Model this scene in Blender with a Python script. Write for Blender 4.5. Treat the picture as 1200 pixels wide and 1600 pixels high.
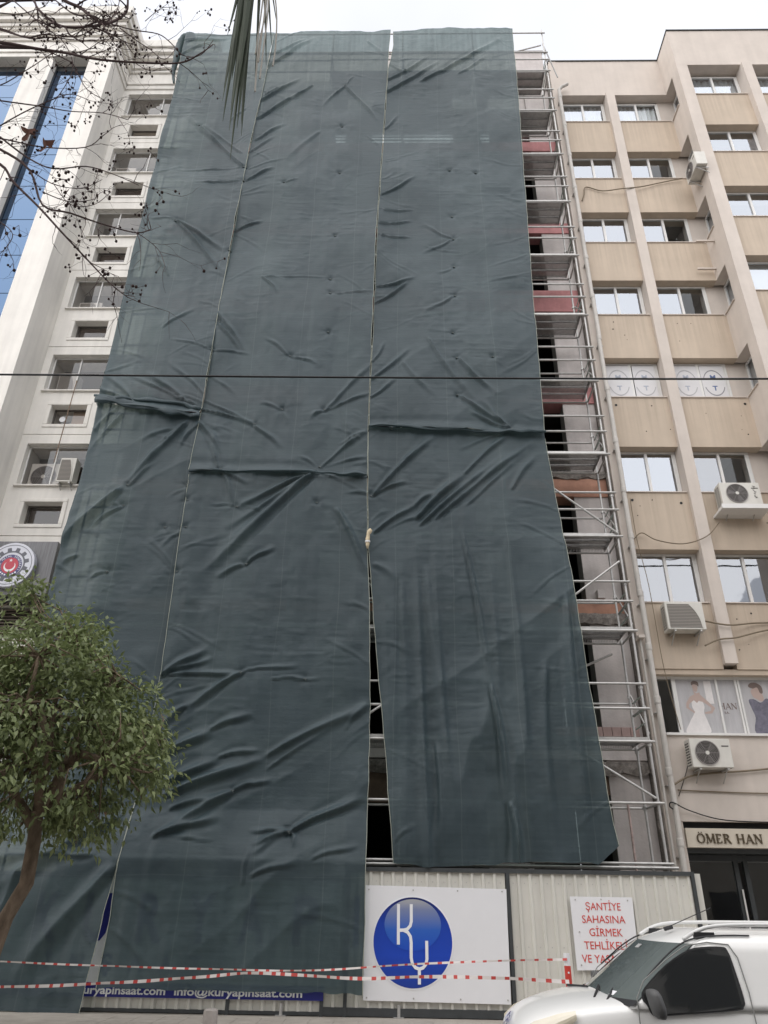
import bpy, math, random
import numpy as np
from mathutils import Vector, Matrix

for o in list(bpy.data.objects): bpy.data.objects.remove(o)
SC = bpy.context.scene
COL = SC.collection
R = math.radians
random.seed(7)
rng = np.random.default_rng(7)

# ------------------------------------------------------------------ camera
cam = bpy.data.cameras.new('camera')
camo = bpy.data.objects.new('camera', cam); COL.objects.link(camo)
cam.sensor_fit = 'VERTICAL'; cam.sensor_height = 36.0; cam.sensor_width = 27.0
cam.lens = 36.0 * 1148 / 1600
cam.clip_start = 0.05; cam.clip_end = 3000
camo.matrix_world = Matrix.Translation((0, 0, 1.8)) @ (Matrix.Rotation(R(1.3), 4, 'Z') @ Matrix.Rotation(R(90 + 28.2), 4, 'X') @ Matrix.Rotation(R(0.94), 4, 'Z'))
SC.camera = camo

# ------------------------------------------------------------------ sky, sun, exposure
W = bpy.data.worlds.new('World'); SC.world = W; W.use_nodes = True
nt = W.node_tree; nt.nodes.clear()
out = nt.nodes.new('ShaderNodeOutputWorld'); bg = nt.nodes.new('ShaderNodeBackground')
sky = nt.nodes.new('ShaderNodeTexSky'); sky.sky_type = 'NISHITA'; sky.sun_disc = False
sky.sun_elevation = R(52); sky.sun_rotation = R(220); sky.air_density = 1.0; sky.dust_density = 3.0
tc = nt.nodes.new('ShaderNodeTexCoord'); nz = nt.nodes.new('ShaderNodeTexNoise')
nz.inputs['Scale'].default_value = 2.2; nz.inputs['Detail'].default_value = 4
nt.links.new(tc.outputs['Generated'], nz.inputs['Vector'])
cr = nt.nodes.new('ShaderNodeValToRGB')
cr.color_ramp.elements[0].position = 0.3; cr.color_ramp.elements[0].color = (3.25, 3.32, 3.6, 1)
cr.color_ramp.elements[1].position = 0.7; cr.color_ramp.elements[1].color = (4.25, 4.3, 4.5, 1)
nt.links.new(nz.outputs['Fac'], cr.inputs['Fac'])
mx = nt.nodes.new('ShaderNodeMix'); mx.data_type = 'RGBA'; mx.inputs['Factor'].default_value = 0.93
nt.links.new(sky.outputs['Color'], mx.inputs['A']); nt.links.new(cr.outputs['Color'], mx.inputs['B'])
nt.links.new(mx.outputs['Result'], bg.inputs['Color']); bg.inputs['Strength'].default_value = 0.12
nt.links.new(bg.outputs['Background'], out.inputs['Surface'])

sl = bpy.data.lights.new('sun', 'SUN'); sl.energy = 1.5; sl.angle = R(120); sl.color = (1.0, 0.965, 0.92)
so = bpy.data.objects.new('sun', sl); COL.objects.link(so)
so.rotation_euler = Vector((0.5, 0.6, -1.0)).to_track_quat('-Z', 'Y').to_euler()
SC.view_settings.view_transform = 'Standard'; SC.view_settings.look = 'None'
SC.view_settings.exposure = 1.2; SC.view_settings.gamma = 1.0; SC.view_settings.use_curve_mapping = False
try:
    SC.cycles.max_bounces = 8; SC.cycles.transparent_max_bounces = 16
    SC.cycles.use_denoising = True
except Exception: pass

# ------------------------------------------------------------------ materials
def lin(c):
    return tuple(((v / 255) / 12.92 if v / 255 <= .04045 else ((v / 255 + .055) / 1.055) ** 2.4) for v in c)
MATS = {}
def mat(name, col, rough=.6, spec=.3, metal=0, var=.0, vscale=3, bump=0, bscale=30, stretch=(1, 1, 1), streak=0, space='Position', alpha=None, coat=0):
    if name in MATS: return MATS[name]
    m = bpy.data.materials.new(name); m.use_nodes = True; t = m.node_tree; n = t.nodes; L = t.links
    b = n['Principled BSDF']; b.inputs['Roughness'].default_value = rough; b.inputs['Metallic'].default_value = metal
    b.inputs['Specular IOR Level'].default_value = spec; b.inputs['Coat Weight'].default_value = coat
    b.inputs['Base Color'].default_value = (*col, 1)
    if var or bump or streak:
        g = n.new('ShaderNodeNewGeometry')
        mp = n.new('ShaderNodeMapping'); mp.inputs['Scale'].default_value = stretch
        L.new(g.outputs['Position'], mp.inputs['Vector'])
        last = None
        def mul(fac_socket, lo, hi, prev):
            mr = n.new('ShaderNodeMapRange'); mr.inputs['From Min'].default_value = .3; mr.inputs['From Max'].default_value = .7
            mr.inputs['To Min'].default_value = lo; mr.inputs['To Max'].default_value = hi
            L.new(fac_socket, mr.inputs['Value'])
            mm = n.new('ShaderNodeMix'); mm.data_type = 'RGBA'; mm.blend_type = 'MULTIPLY'; mm.inputs['Factor'].default_value = 1
            if prev is None: mm.inputs['A'].default_value = (*col, 1)
            else: L.new(prev, mm.inputs['A'])
            cb = n.new('ShaderNodeCombineColor')
            for i in range(3): L.new(mr.outputs['Result'], cb.inputs[i])
            L.new(cb.outputs['Color'], mm.inputs['B'])
            return mm.outputs['Result']
        if var:
            t1 = n.new('ShaderNodeTexNoise'); t1.inputs['Scale'].default_value = vscale; t1.inputs['Detail'].default_value = 6; t1.inputs['Roughness'].default_value = .65
            L.new(mp.outputs['Vector'], t1.inputs['Vector']); last = mul(t1.outputs['Fac'], 1 - var, 1 + var * .5, last)
        if streak:
            m2 = n.new('ShaderNodeMapping'); m2.inputs['Scale'].default_value = (5, 5, .35)
            L.new(g.outputs['Position'], m2.inputs['Vector'])
            t2 = n.new('ShaderNodeTexNoise'); t2.inputs['Scale'].default_value = 1.0; t2.inputs['Detail'].default_value = 5
            L.new(m2.outputs['Vector'], t2.inputs['Vector']); last = mul(t2.outputs['Fac'], 1 - streak, 1.03, last)
        if last is not None: L.new(last, b.inputs['Base Color'])
        if bump:
            t3 = n.new('ShaderNodeTexNoise'); t3.inputs['Scale'].default_value = bscale; t3.inputs['Detail'].default_value = 4
            L.new(mp.outputs['Vector'], t3.inputs['Vector'])
            bp = n.new('ShaderNodeBump'); bp.inputs['Strength'].default_value = bump; bp.inputs['Distance'].default_value = .01
            L.new(t3.outputs['Fac'], bp.inputs['Height']); L.new(bp.outputs['Normal'], b.inputs['Normal'])
    MATS[name] = m
    return m
def glass(name, refl, tint=(.8, .84, .86), gcol=(.9, .93, .96), rough=.02, bumpy=.15):
    if name in MATS: return MATS[name]
    m = bpy.data.materials.new(name); m.use_nodes = True; t = m.node_tree; n = t.nodes; L = t.links
    n.remove(n['Principled BSDF']); o = n['Material Output']
    tr = n.new('ShaderNodeBsdfTransparent'); tr.inputs['Color'].default_value = (*tint, 1)
    gl = n.new('ShaderNodeBsdfGlossy'); gl.inputs['Color'].default_value = (*gcol, 1); gl.inputs['Roughness'].default_value = rough
    lw = n.new('ShaderNodeLayerWeight'); lw.inputs['Blend'].default_value = .5
    fr = n.new('ShaderNodeMath'); fr.operation = 'POWER'; fr.inputs[1].default_value = 4.0; L.new(lw.outputs['Facing'], fr.inputs[0])
    mr = n.new('ShaderNodeMapRange'); mr.inputs['To Min'].default_value = refl; mr.inputs['To Max'].default_value = 1
    L.new(fr.outputs['Value'], mr.inputs['Value'])
    g = n.new('ShaderNodeNewGeometry'); ns = n.new('ShaderNodeTexNoise'); ns.inputs['Scale'].default_value = 1.3
    L.new(g.outputs['Position'], ns.inputs['Vector'])
    bp = n.new('ShaderNodeBump'); bp.inputs['Strength'].default_value = bumpy; bp.inputs['Distance'].default_value = .05
    L.new(ns.outputs['Fac'], bp.inputs['Height']); L.new(bp.outputs['Normal'], gl.inputs['Normal'])
    mi = n.new('ShaderNodeMixShader'); L.new(mr.outputs['Result'], mi.inputs['Fac'])
    L.new(tr.outputs['BSDF'], mi.inputs[1]); L.new(gl.outputs['BSDF'], mi.inputs[2]); L.new(mi.outputs['Shader'], o.inputs['Surface'])
    MATS[name] = m
    return m

def tarp_mat():
    m = bpy.data.materials.new('scaffold_net'); m.use_nodes = True; t = m.node_tree; n = t.nodes; L = t.links
    b = n['Principled BSDF']; o = n['Material Output']
    b.inputs['Roughness'].default_value = .55; b.inputs['Specular IOR Level'].default_value = .42; b.inputs['Sheen Weight'].default_value = .02; b.inputs['Sheen Roughness'].default_value = .4; b.inputs['Sheen Tint'].default_value = (.6, .85, 1, 1)
    g = n.new('ShaderNodeNewGeometry')
    def noise(scale, sx, sy, sz, detail=4):
        mp = n.new('ShaderNodeMapping'); mp.inputs['Scale'].default_value = (sx, sy, sz); L.new(g.outputs['Position'], mp.inputs['Vector'])
        x = n.new('ShaderNodeTexNoise'); x.inputs['Scale'].default_value = scale; x.inputs['Detail'].default_value = detail
        L.new(mp.outputs['Vector'], x.inputs['Vector']); return x.outputs['Fac']
    nv = noise(1.0, .5, .5, .5); vs = noise(1.0, 9, 1, .25, 3); hs = noise(1.0, .3, 1, 14, 3)
    def math_(op, a, c):
        x = n.new('ShaderNodeMath'); x.operation = op
        for i, s in enumerate((a, c)):
            if isinstance(s, (int, float)): x.inputs[i].default_value = s
            else: L.new(s, x.inputs[i])
        return x.outputs['Value']
    s = math_('ADD', math_('MULTIPLY', nv, .5), math_('ADD', math_('MULTIPLY', vs, .35), math_('MULTIPLY', hs, .3)))
    r = n.new('ShaderNodeValToRGB'); r.color_ramp.elements[0].position = .38; r.color_ramp.elements[1].position = .78
    r.color_ramp.elements[0].color = (.0265, .0435, .0525, 1); r.color_ramp.elements[1].color = (.051, .0755, .087, 1)
    L.new(s, r.inputs['Fac'])
    sp = n.new('ShaderNodeSeparateXYZ'); L.new(g.outputs['Position'], sp.inputs[0])
    fx = math_('FRACT', math_('ADD', math_('DIVIDE', sp.outputs['X'], 1.27), math_('MULTIPLY', nv, .12)), 0)
    ln = math_('MULTIPLY', math_('LESS_THAN', fx, .016), .35)
    fz = math_('FRACT', math_('ADD', math_('DIVIDE', sp.outputs['Z'], 2.27), math_('MULTIPLY', nv, .05)), 0)
    ln = math_('ADD', ln, math_('MULTIPLY', math_('LESS_THAN', fz, .007), .22))
    ml = n.new('ShaderNodeMix'); ml.data_type = 'RGBA'; L.new(ln, ml.inputs['Factor']); L.new(r.outputs['Color'], ml.inputs['A']); ml.inputs['B'].default_value = (.09, .115, .12, 1)
    L.new(ml.outputs['Result'], b.inputs['Base Color'])
    # fine woven creases
    c1 = noise(1.0, 3.0, 3, 24, 5); c2 = noise(1.0, 14, 10, 22, 4); c3 = noise(1.0, 160, 100, 160, 2)
    h = math_('ADD', math_('MULTIPLY', c1, .28), math_('ADD', math_('MULTIPLY', c2, .35), math_('MULTIPLY', c3, .08)))
    bp = n.new('ShaderNodeBump'); bp.inputs['Strength'].default_value = .5; bp.inputs['Distance'].default_value = .03
    L.new(h, bp.inputs['Height']); L.new(bp.outputs['Normal'], b.inputs['Normal'])
    tl = n.new('ShaderNodeBsdfTranslucent'); tl.inputs['Color'].default_value = (.022, .034, .036, 1)
    ad = n.new('ShaderNodeAddShader'); L.new(b.outputs['BSDF'], ad.inputs[0]); L.new(tl.outputs['BSDF'], ad.inputs[1])
    tr = n.new('ShaderNodeBsdfTransparent'); tr.inputs['Color'].default_value = (.80, .96, .88, 1)
    mi = n.new('ShaderNodeMixShader')
    f = n.new('ShaderNodeMapRange'); f.inputs['To Min'].default_value = .075; f.inputs['To Max'].default_value = .16; f.inputs['From Min'].default_value = .3; f.inputs['From Max'].default_value = .7
    L.new(vs, f.inputs['Value']); L.new(f.outputs['Result'], mi.inputs['Fac'])
    L.new(ad.outputs['Shader'], mi.inputs[1]); L.new(tr.outputs['BSDF'], mi.inputs[2]); L.new(mi.outputs['Shader'], o.inputs['Surface'])
    MATS['tarp'] = m
    return m

def perforated(name, col):
    m = mat(name, col, rough=.45, metal=.6, var=.2, vscale=8); t = m.node_tree; n = t.nodes; L = t.links
    b = n['Principled BSDF']; o = n['Material Output']
    g = n.new('ShaderNodeNewGeometry'); mp = n.new('ShaderNodeMapping'); mp.inputs['Scale'].default_value = (28, 28, .01)
    L.new(g.outputs['Position'], mp.inputs['Vector'])
    v = n.new('ShaderNodeTexVoronoi'); v.inputs['Scale'].default_value = 1; v.inputs['Randomness'].default_value = 0; L.new(mp.outputs['Vector'], v.inputs['Vector'])
    lt = n.new('ShaderNodeMath'); lt.operation = 'LESS_THAN'; lt.inputs[1].default_value = .3; L.new(v.outputs['Distance'], lt.inputs[0])
    tr = n.new('ShaderNodeBsdfTransparent'); mi = n.new('ShaderNodeMixShader')
    L.new(lt.outputs['Value'], mi.inputs['Fac']); L.new(b.outputs['BSDF'], mi.inputs[1]); L.new(tr.outputs['BSDF'], mi.inputs[2]); L.new(mi.outputs['Shader'], o.inputs['Surface'])
    return m

# ------------------------------------------------------------------ mesh helpers
ORG = {}
def tag(o, label=None, cat=None, group=None, kind=None):
    if label: o['label'] = label
    if cat: o['category'] = cat
    if group: o['group'] = group
    if kind: o['kind'] = kind
    return o
def empty(name, loc, label=None, cat=None, group=None, rz=0):
    o = bpy.data.objects.new(name, None); COL.objects.link(o); o.location = loc; o.rotation_euler = (0, 0, rz); o.empty_display_size = .2
    ORG[o] = Vector(loc); tag(o, label, cat, group)
    return o
class MB:
    def __init__(s): s.v = []; s.f = []; s.mi = []
    def face(s, pts, m=0):
        i = len(s.v); s.v += [tuple(p) for p in pts]; s.f.append(tuple(range(i, i + len(pts)))); s.mi.append(m); return s
    def box(s, x0, x1, y0, y1, z0, z1, m=0):
        i = len(s.v)
        s.v += [(x0, y0, z0), (x1, y0, z0), (x1, y1, z0), (x0, y1, z0), (x0, y0, z1), (x1, y0, z1), (x1, y1, z1), (x0, y1, z1)]
        for q in ((0, 3, 2, 1), (4, 5, 6, 7), (0, 1, 5, 4), (1, 2, 6, 5), (2, 3, 7, 6), (3, 0, 4, 7)):
            s.f.append(tuple(i + k for k in q)); s.mi.append(m)
        return s
    def rings(s, rings, close=True, cap=True, m=0):
        n = len(rings[0]); base = len(s.v)
        for r in rings: s.v += [tuple(p) for p in r]
        for a in range(len(rings) - 1):
            for k in range(n if close else n - 1):
                k2 = (k + 1) % n
                s.f.append((base + a * n + k, base + a * n + k2, base + (a + 1) * n + k2, base + (a + 1) * n + k)); s.mi.append(m)
        if cap and close:
            s.f.append(tuple(base + k for k in range(n))[::-1]); s.mi.append(m)
            s.f.append(tuple(base + (len(rings) - 1) * n + k for k in range(n))); s.mi.append(m)
        return s
    def tube(s, path, r, n=6, m=0, cap=True):
        P = [Vector(p) for p in path]; k = len(P); rr = r if isinstance(r, (list, tuple)) else [r] * k
        d = (P[1] - P[0]).normalized(); u = d.cross(Vector((0, 0, 1)) if abs(d.z) < .9 else Vector((0, 1, 0))).normalized()
        rings = []
        for i in range(k):
            t = (P[min(i + 1, k - 1)] - P[max(i - 1, 0)]).normalized()
            u = (u - t * u.dot(t)).normalized(); w = t.cross(u)
            rings.append([P[i] + (u * math.cos(2 * math.pi * j / n) + w * math.sin(2 * math.pi * j / n)) * rr[i] for j in range(n)])
        return s.rings(rings, m=m, cap=cap)
    def prism_y(s, pts, y0, y1, m=0):   # pts (x,z)
        i = len(s.v); n = len(pts)
        s.v += [(x, y0, z) for x, z in pts] + [(x, y1, z) for x, z in pts]
        s.f.append(tuple(range(i, i + n))); s.mi.append(m); s.f.append(tuple(range(i + n, i + 2 * n))[::-1]); s.mi.append(m)
        for k in range(n):
            k2 = (k + 1) % n; s.f.append((i + k, i + n + k, i + n + k2, i + k2)); s.mi.append(m)
        return s
    def disc_y(s, cx, cz, r, y0, y1, n=32, m=0, rz=None):
        return s.prism_y([(cx + r * math.cos(2 * math.pi * k / n), cz + (rz or r) * math.sin(2 * math.pi * k / n)) for k in range(n)], y0, y1, m)
    def ring_y(s, cx, cz, r0, r1, y0, y1, n=40, a0=0, a1=360, m=0, sq=1):
        for k in range(n):
            a = R(a0 + (a1 - a0) * k / n); b = R(a0 + (a1 - a0) * (k + 1) / n)
            s.prism_y([(cx + r0 * math.cos(a), cz + r0 * sq * math.sin(a)), (cx + r1 * math.cos(a), cz + r1 * sq * math.sin(a)), (cx + r1 * math.cos(b), cz + r1 * sq * math.sin(b)), (cx + r0 * math.cos(b), cz + r0 * sq * math.sin(b))], y0, y1, m)
        return s
    def stroke_y(s, pts, w, y0, y1, m=0):   # flat polyline stroke in xz
        n = len(pts); L = []; Rr = []
        for i in range(n):
            a = pts[max(i - 1, 0)]; b = pts[min(i + 1, n - 1)]; dx, dz = b[0] - a[0], b[1] - a[1]; l = math.hypot(dx, dz) or 1
            nx, nz_ = -dz / l * w / 2, dx / l * w / 2
            L.append((pts[i][0] + nx, pts[i][1] + nz_)); Rr.append((pts[i][0] - nx, pts[i][1] - nz_))
        for i in range(n - 1): s.prism_y([L[i], L[i + 1], Rr[i + 1], Rr[i]], y0, y1, m)
        return s
    def mesh(s, name, off=(0, 0, 0), mats=None, smooth=False):
        me = bpy.data.meshes.new(name); ox, oy, oz = off
        me.from_pydata([(x - ox, y - oy, z - oz) for x, y, z in s.v], [], s.f)
        for m in (mats if isinstance(mats, (list, tuple)) else [mats]):
            if m: me.materials.append(m)
        if any(s.mi): me.polygons.foreach_set('material_index', s.mi)
        if smooth: me.polygons.foreach_set('use_smooth', [True] * len(me.polygons))
        fixn(me); me.update()
        return me
    def build(s, name, mats, parent=None, smooth=False, bevel=0, label=None, cat=None, group=None, kind=None):
        if parent is None:
            c = Vector((sum(p[0] for p in s.v), sum(p[1] for p in s.v), 0)) / max(1, len(s.v)); c.z = min(p[2] for p in s.v)
        else: c = ORG[parent]
        me = s.mesh(name, c, mats, smooth); return place(name, me, parent, None if parent else c, bevel, label, cat, group, kind)
def fixn(me):
    import bmesh
    b = bmesh.new(); b.from_mesh(me); bmesh.ops.recalc_face_normals(b, faces=b.faces); b.to_mesh(me); b.free()
def place(name, me, parent=None, loc=None, bevel=0, label=None, cat=None, group=None, kind=None):
    o = bpy.data.objects.new(name, me); COL.objects.link(o)
    if parent is not None:
        o.parent = parent
        o.location = (0, 0, 0) if loc is None else Vector(loc) - ORG[parent]
        ORG[o] = ORG[parent] if loc is None else Vector(loc)
    else:
        o.location = loc if loc is not None else (0, 0, 0); ORG[o] = Vector(o.location)
    if bevel:
        b = o.modifiers.new('bevel', 'BEVEL'); b.width = bevel; b.segments = 2; b.limit_method = 'ANGLE'
    tag(o, label, cat, group, kind)
    return o
def copy_tree(o, parent=None, loc=None, label=None):
    c = o.copy(); COL.objects.link(c); c.parent = parent
    if loc is not None: c.location = loc
    ORG[c] = Vector(c.location) + (ORG[parent] if parent else Vector())
    for ch in [x for x in o.children]:
        copy_tree(ch, c)
    if label: c['label'] = label
    return c
TXT = {}
def text_mesh(s, size, depth=.004, spacing=1.0, bold=0):
    cu = bpy.data.curves.new('text', 'FONT'); cu.body = s; cu.size = size; cu.extrude = depth / 2; cu.align_x = 'CENTER'; cu.space_character = spacing; cu.offset = bold
    cu.resolution_u = 3
    ob = bpy.data.objects.new('text', cu); COL.objects.link(ob)
    dg = bpy.context.evaluated_depsgraph_get(); dg.update()
    me = bpy.data.meshes.new_from_object(ob.evaluated_get(dg)); bpy.data.objects.remove(ob); bpy.data.curves.remove(cu)
    return me
def text(name, s, size, pos, mt, parent, spacing=1.0, rot=0, wid=None, bold=0, depth=.004, height=None):
    me = text_mesh(s, size, depth, spacing, bold); co = np.empty(len(me.vertices) * 3); me.vertices.foreach_get('co', co); co = co.reshape(-1, 3)
    if wid: co[:, 0] *= wid / (co[:, 0].max() - co[:, 0].min())
    if height: co[:, 1] *= height / (co[:, 1].max() - co[:, 1].min())
    me.vertices.foreach_set('co', co.ravel()); me.materials.clear(); me.materials.append(mt)
    o = bpy.data.objects.new(name, me); COL.objects.link(o); o.parent = parent
    o.location = Vector(pos) - ORG[parent]; o.rotation_euler = (Matrix.Rotation(R(90), 3, 'X') @ Matrix.Rotation(rot, 3, 'Z')).to_euler(); ORG[o] = Vector(pos)
    return o
# value noise
def vn(x, y, seed=0):
    x = np.asarray(x, float) + seed * 17.31; y = np.asarray(y, float) + seed * 9.7
    xi = np.floor(x).astype(np.int64); yi = np.floor(y).astype(np.int64); fx = x - xi; fy = y - yi
    fx = fx * fx * fx * (fx * (fx * 6 - 15) + 10); fy = fy * fy * fy * (fy * (fy * 6 - 15) + 10)
    def h(a, b):
        k = (a * 374761393 + b * 668265263 + seed * 1274126177) & 0xffffffff
        k = ((k ^ (k >> 13)) * 1274126177) & 0xffffffff
        return ((k ^ (k >> 16)) & 0xffff) / 32767.5 - 1
    return (h(xi, yi) * (1 - fx) + h(xi + 1, yi) * fx) * (1 - fy) + (h(xi, yi + 1) * (1 - fx) + h(xi + 1, yi + 1) * fx) * fy
def fbm(x, y, seed=0, o=3):
    r = 0; a = 1
    for i in range(o): r = r + a * vn(x * 2 ** i, y * 2 ** i, seed + i); a *= .5
    return r

M_white = mat('white_render', (.83, .80, .75), .75, .2, var=.06, vscale=1.5, bump=.1, bscale=60, streak=.10)
M_white2 = mat('white_moulding', (.81, .78, .73), .7, .2, var=.08, vscale=4, streak=.08)
M_tan = mat('tan_plaster', (.545, .455, .365), .8, .15, var=.07, vscale=1.2, bump=.15, bscale=50, streak=.07)
M_pil = mat('pale_plaster', (.62, .555, .50), .8, .15, var=.07, vscale=1.5, bump=.15, bscale=50, streak=.05)
M_alu = mat('aluminium_frame', (.72, .71, .69), .4, .4, var=.05, vscale=5)
M_steel = mat('galvanised_tube', (.48, .47, .455), .42, .5, metal=.45, var=.18, vscale=9)
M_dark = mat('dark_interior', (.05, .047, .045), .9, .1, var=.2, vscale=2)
M_room = mat('room_wall', (.48, .46, .44), .9, .1)
M_conc = mat('raw_concrete', (.42, .385, .36), .9, .1, var=.22, vscale=2.5, bump=.4, bscale=25, streak=.12)
M_concd = mat('broken_concrete', (.26, .235, .215), .95, .1, var=.45, vscale=14, bump=1, bscale=40)
M_pink = mat('pink_paint', (.56, .26, .26), .7, .2, var=.18, vscale=3, streak=.15)
M_orange = mat('terracotta_paint', (.46, .25, .18), .8, .2, var=.2, vscale=5)
M_black = mat('black_rubber', (.012, .012, .013), .5, .3)
M_char = mat('charcoal_frame', (.055, .06, .063), .5, .4, var=.2, vscale=6)
M_cream = mat('cream_sheet', (.67, .655, .60), .45, .4, var=.06, vscale=2, streak=.10)
M_board = mat('white_board', (.80, .80, .82), .35, .4, var=.02, vscale=3)
M_navy = mat('navy_print', (.025, .03, .22), .4, .4)
M_red = mat('red_print', (.62, .06, .045), .45, .4)
M_wht = mat('white_print', (.85, .85, .87), .4, .4)
M_ac = mat('ac_casing', (.66, .64, .59), .45, .4, var=.06, vscale=6, streak=.1)
M_acd = mat('ac_dark', (.075, .068, .063), .6, .3)
M_pipe = mat('white_pvc', (.62, .59, .55), .5, .3, var=.1, vscale=4, streak=.15)
M_cable = mat('old_cable', (.22, .18, .13), .7, .2)
M_rope = mat('tarp_rope', (.36, .38, .33), .8, .1)
GL_hi = glass('window_glass_reflective', .46, gcol=(.64, .68, .74), bumpy=.05); GL_mid = glass('window_glass_plain', .30, gcol=(.78, .81, .86), bumpy=.05); GL_lo = glass('window_glass_clear', .06, bumpy=.05)
M_curt = mat('white_curtain', (.75, .75, .74), .9, .1)
M_film = mat('frosted_film', (.66, .65, .66), .5, .4, var=.04)

# rain grime under the window sills of the beige block (real streaks hanging from each sill)
def grime(m):
    t = m.node_tree; n = t.nodes; L = t.links; b = n['Principled BSDF']; src = b.inputs['Base Color'].links[0].from_socket
    g = n.new('ShaderNodeNewGeometry'); s = n.new('ShaderNodeSeparateXYZ'); L.new(g.outputs['Position'], s.inputs[0])
    def mth(op, a, c):
        x = n.new('ShaderNodeMath'); x.operation = op
        for i, v in enumerate((a, c)):
            if isinstance(v, (int, float)): x.inputs[i].default_value = v
            else: L.new(v, x.inputs[i])
        return x.outputs['Value']
    f = mth('FRACT', mth('DIVIDE', mth('SUBTRACT', s.outputs['Z'], 5.2), 3.0), 0)
    mp = n.new('ShaderNodeMapping'); mp.inputs['Scale'].default_value = (11, 2, .12); L.new(g.outputs['Position'], mp.inputs['Vector'])
    x = n.new('ShaderNodeTexNoise'); x.inputs['Scale'].default_value = 1; x.inputs['Detail'].default_value = 5; L.new(mp.outputs['Vector'], x.inputs['Vector'])
    fall = mth('POWER', f, 5.0); k = mth('MULTIPLY', fall, mth('MAXIMUM', mth('MULTIPLY', mth('SUBTRACT', x.outputs['Fac'], .46), 4.0), 0))
    k = mth('MINIMUM', k, .09)
    mm = n.new('ShaderNodeMix'); mm.data_type = 'RGBA'; L.new(k, mm.inputs['Factor']); L.new(src, mm.inputs['A']); mm.inputs['B'].default_value = (.16, .13, .10, 1)
    L.new(mm.outputs['Result'], b.inputs['Base Color'])
grime(M_tan)
CR_LU=[(-4.88,22.04,-6.87,24.56,0.14,0.06),(-5.01,22.71,-6.43,24.28,0.1,0.04),(-4.91,22.04,-6.91,22.05,0.07,0.03),(-4.81,21.36,-6.28,21.43,0.07,0.04),(-6.68,19.73,-5.02,18.46,0.12,0.06),(-6.68,19.73,-4.96,17.56,0.12,0.06),(-6.68,19.73,-7.48,19.85,0.07,0.03),(-6.59,17.5,-7.01,18.26,0.1,0.05),(-5.65,24.46,-5.15,25.19,0.08,0.03),(-6.59,24.2,-5.74,23.22,0.1,0.04),(-7.77,27.96,-6.8,29.0,0.1,0.04),(-7.65,28.8,-6.2,29.21,0.12,0.04),(-6.43,15.5,-5.68,16.25,0.1,0.03),(-5.06,14.77,-6.09,15.13,0.06,0.03),(-5.35,12.95,-6.51,13.96,0.13,0.06),(-5.35,12.95,-6.93,13.87,0.1,0.04),(-6.84,12.99,-7.78,13.53,0.1,0.06),(-6.72,12.97,-7.64,14.0,0.12,0.05),(-5.08,12.89,-5.9,13.25,0.06,0.04),(-4.99,13.26,-5.99,14.28,0.1,0.03)]
CR_LL=[(-7.19,12.95,-7.79,11.94,0.12,0.05),(-7.04,12.73,-7.75,11.46,0.14,0.06),(-5.37,12.49,-6.67,10.54,0.2,0.09),(-6.67,10.54,-7.84,8.97,0.22,0.09),(-5.59,12.36,-6.45,11.95,0.12,0.03),(-6.52,10.63,-5.89,11.39,0.12,0.06),(-6.53,10.06,-7.17,9.44,0.1,0.05),(-6.53,10.06,-6.87,10.05,0.05,0.03),(-7.32,8.77,-7.6,8.5,0.12,0.04),(-4.94,9.49,-5.5,8.96,0.1,0.02),(-5.5,12.45,-6.17,11.47,0.12,0.04),(-5.02,12.45,-5.46,11.71,0.1,0.04),(-6.55,8.37,-6.91,8.14,0.08,0.03),(-5.3,3.3,-7.4,1.9,0.3,0.08),(-5.2,2.4,-6.6,0.6,0.35,0.08),(-5.6,2.6,-7.6,2.5,0.2,0.05),(-6.9,2.4,-7.3,0.4,0.3,0.06)]
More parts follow.
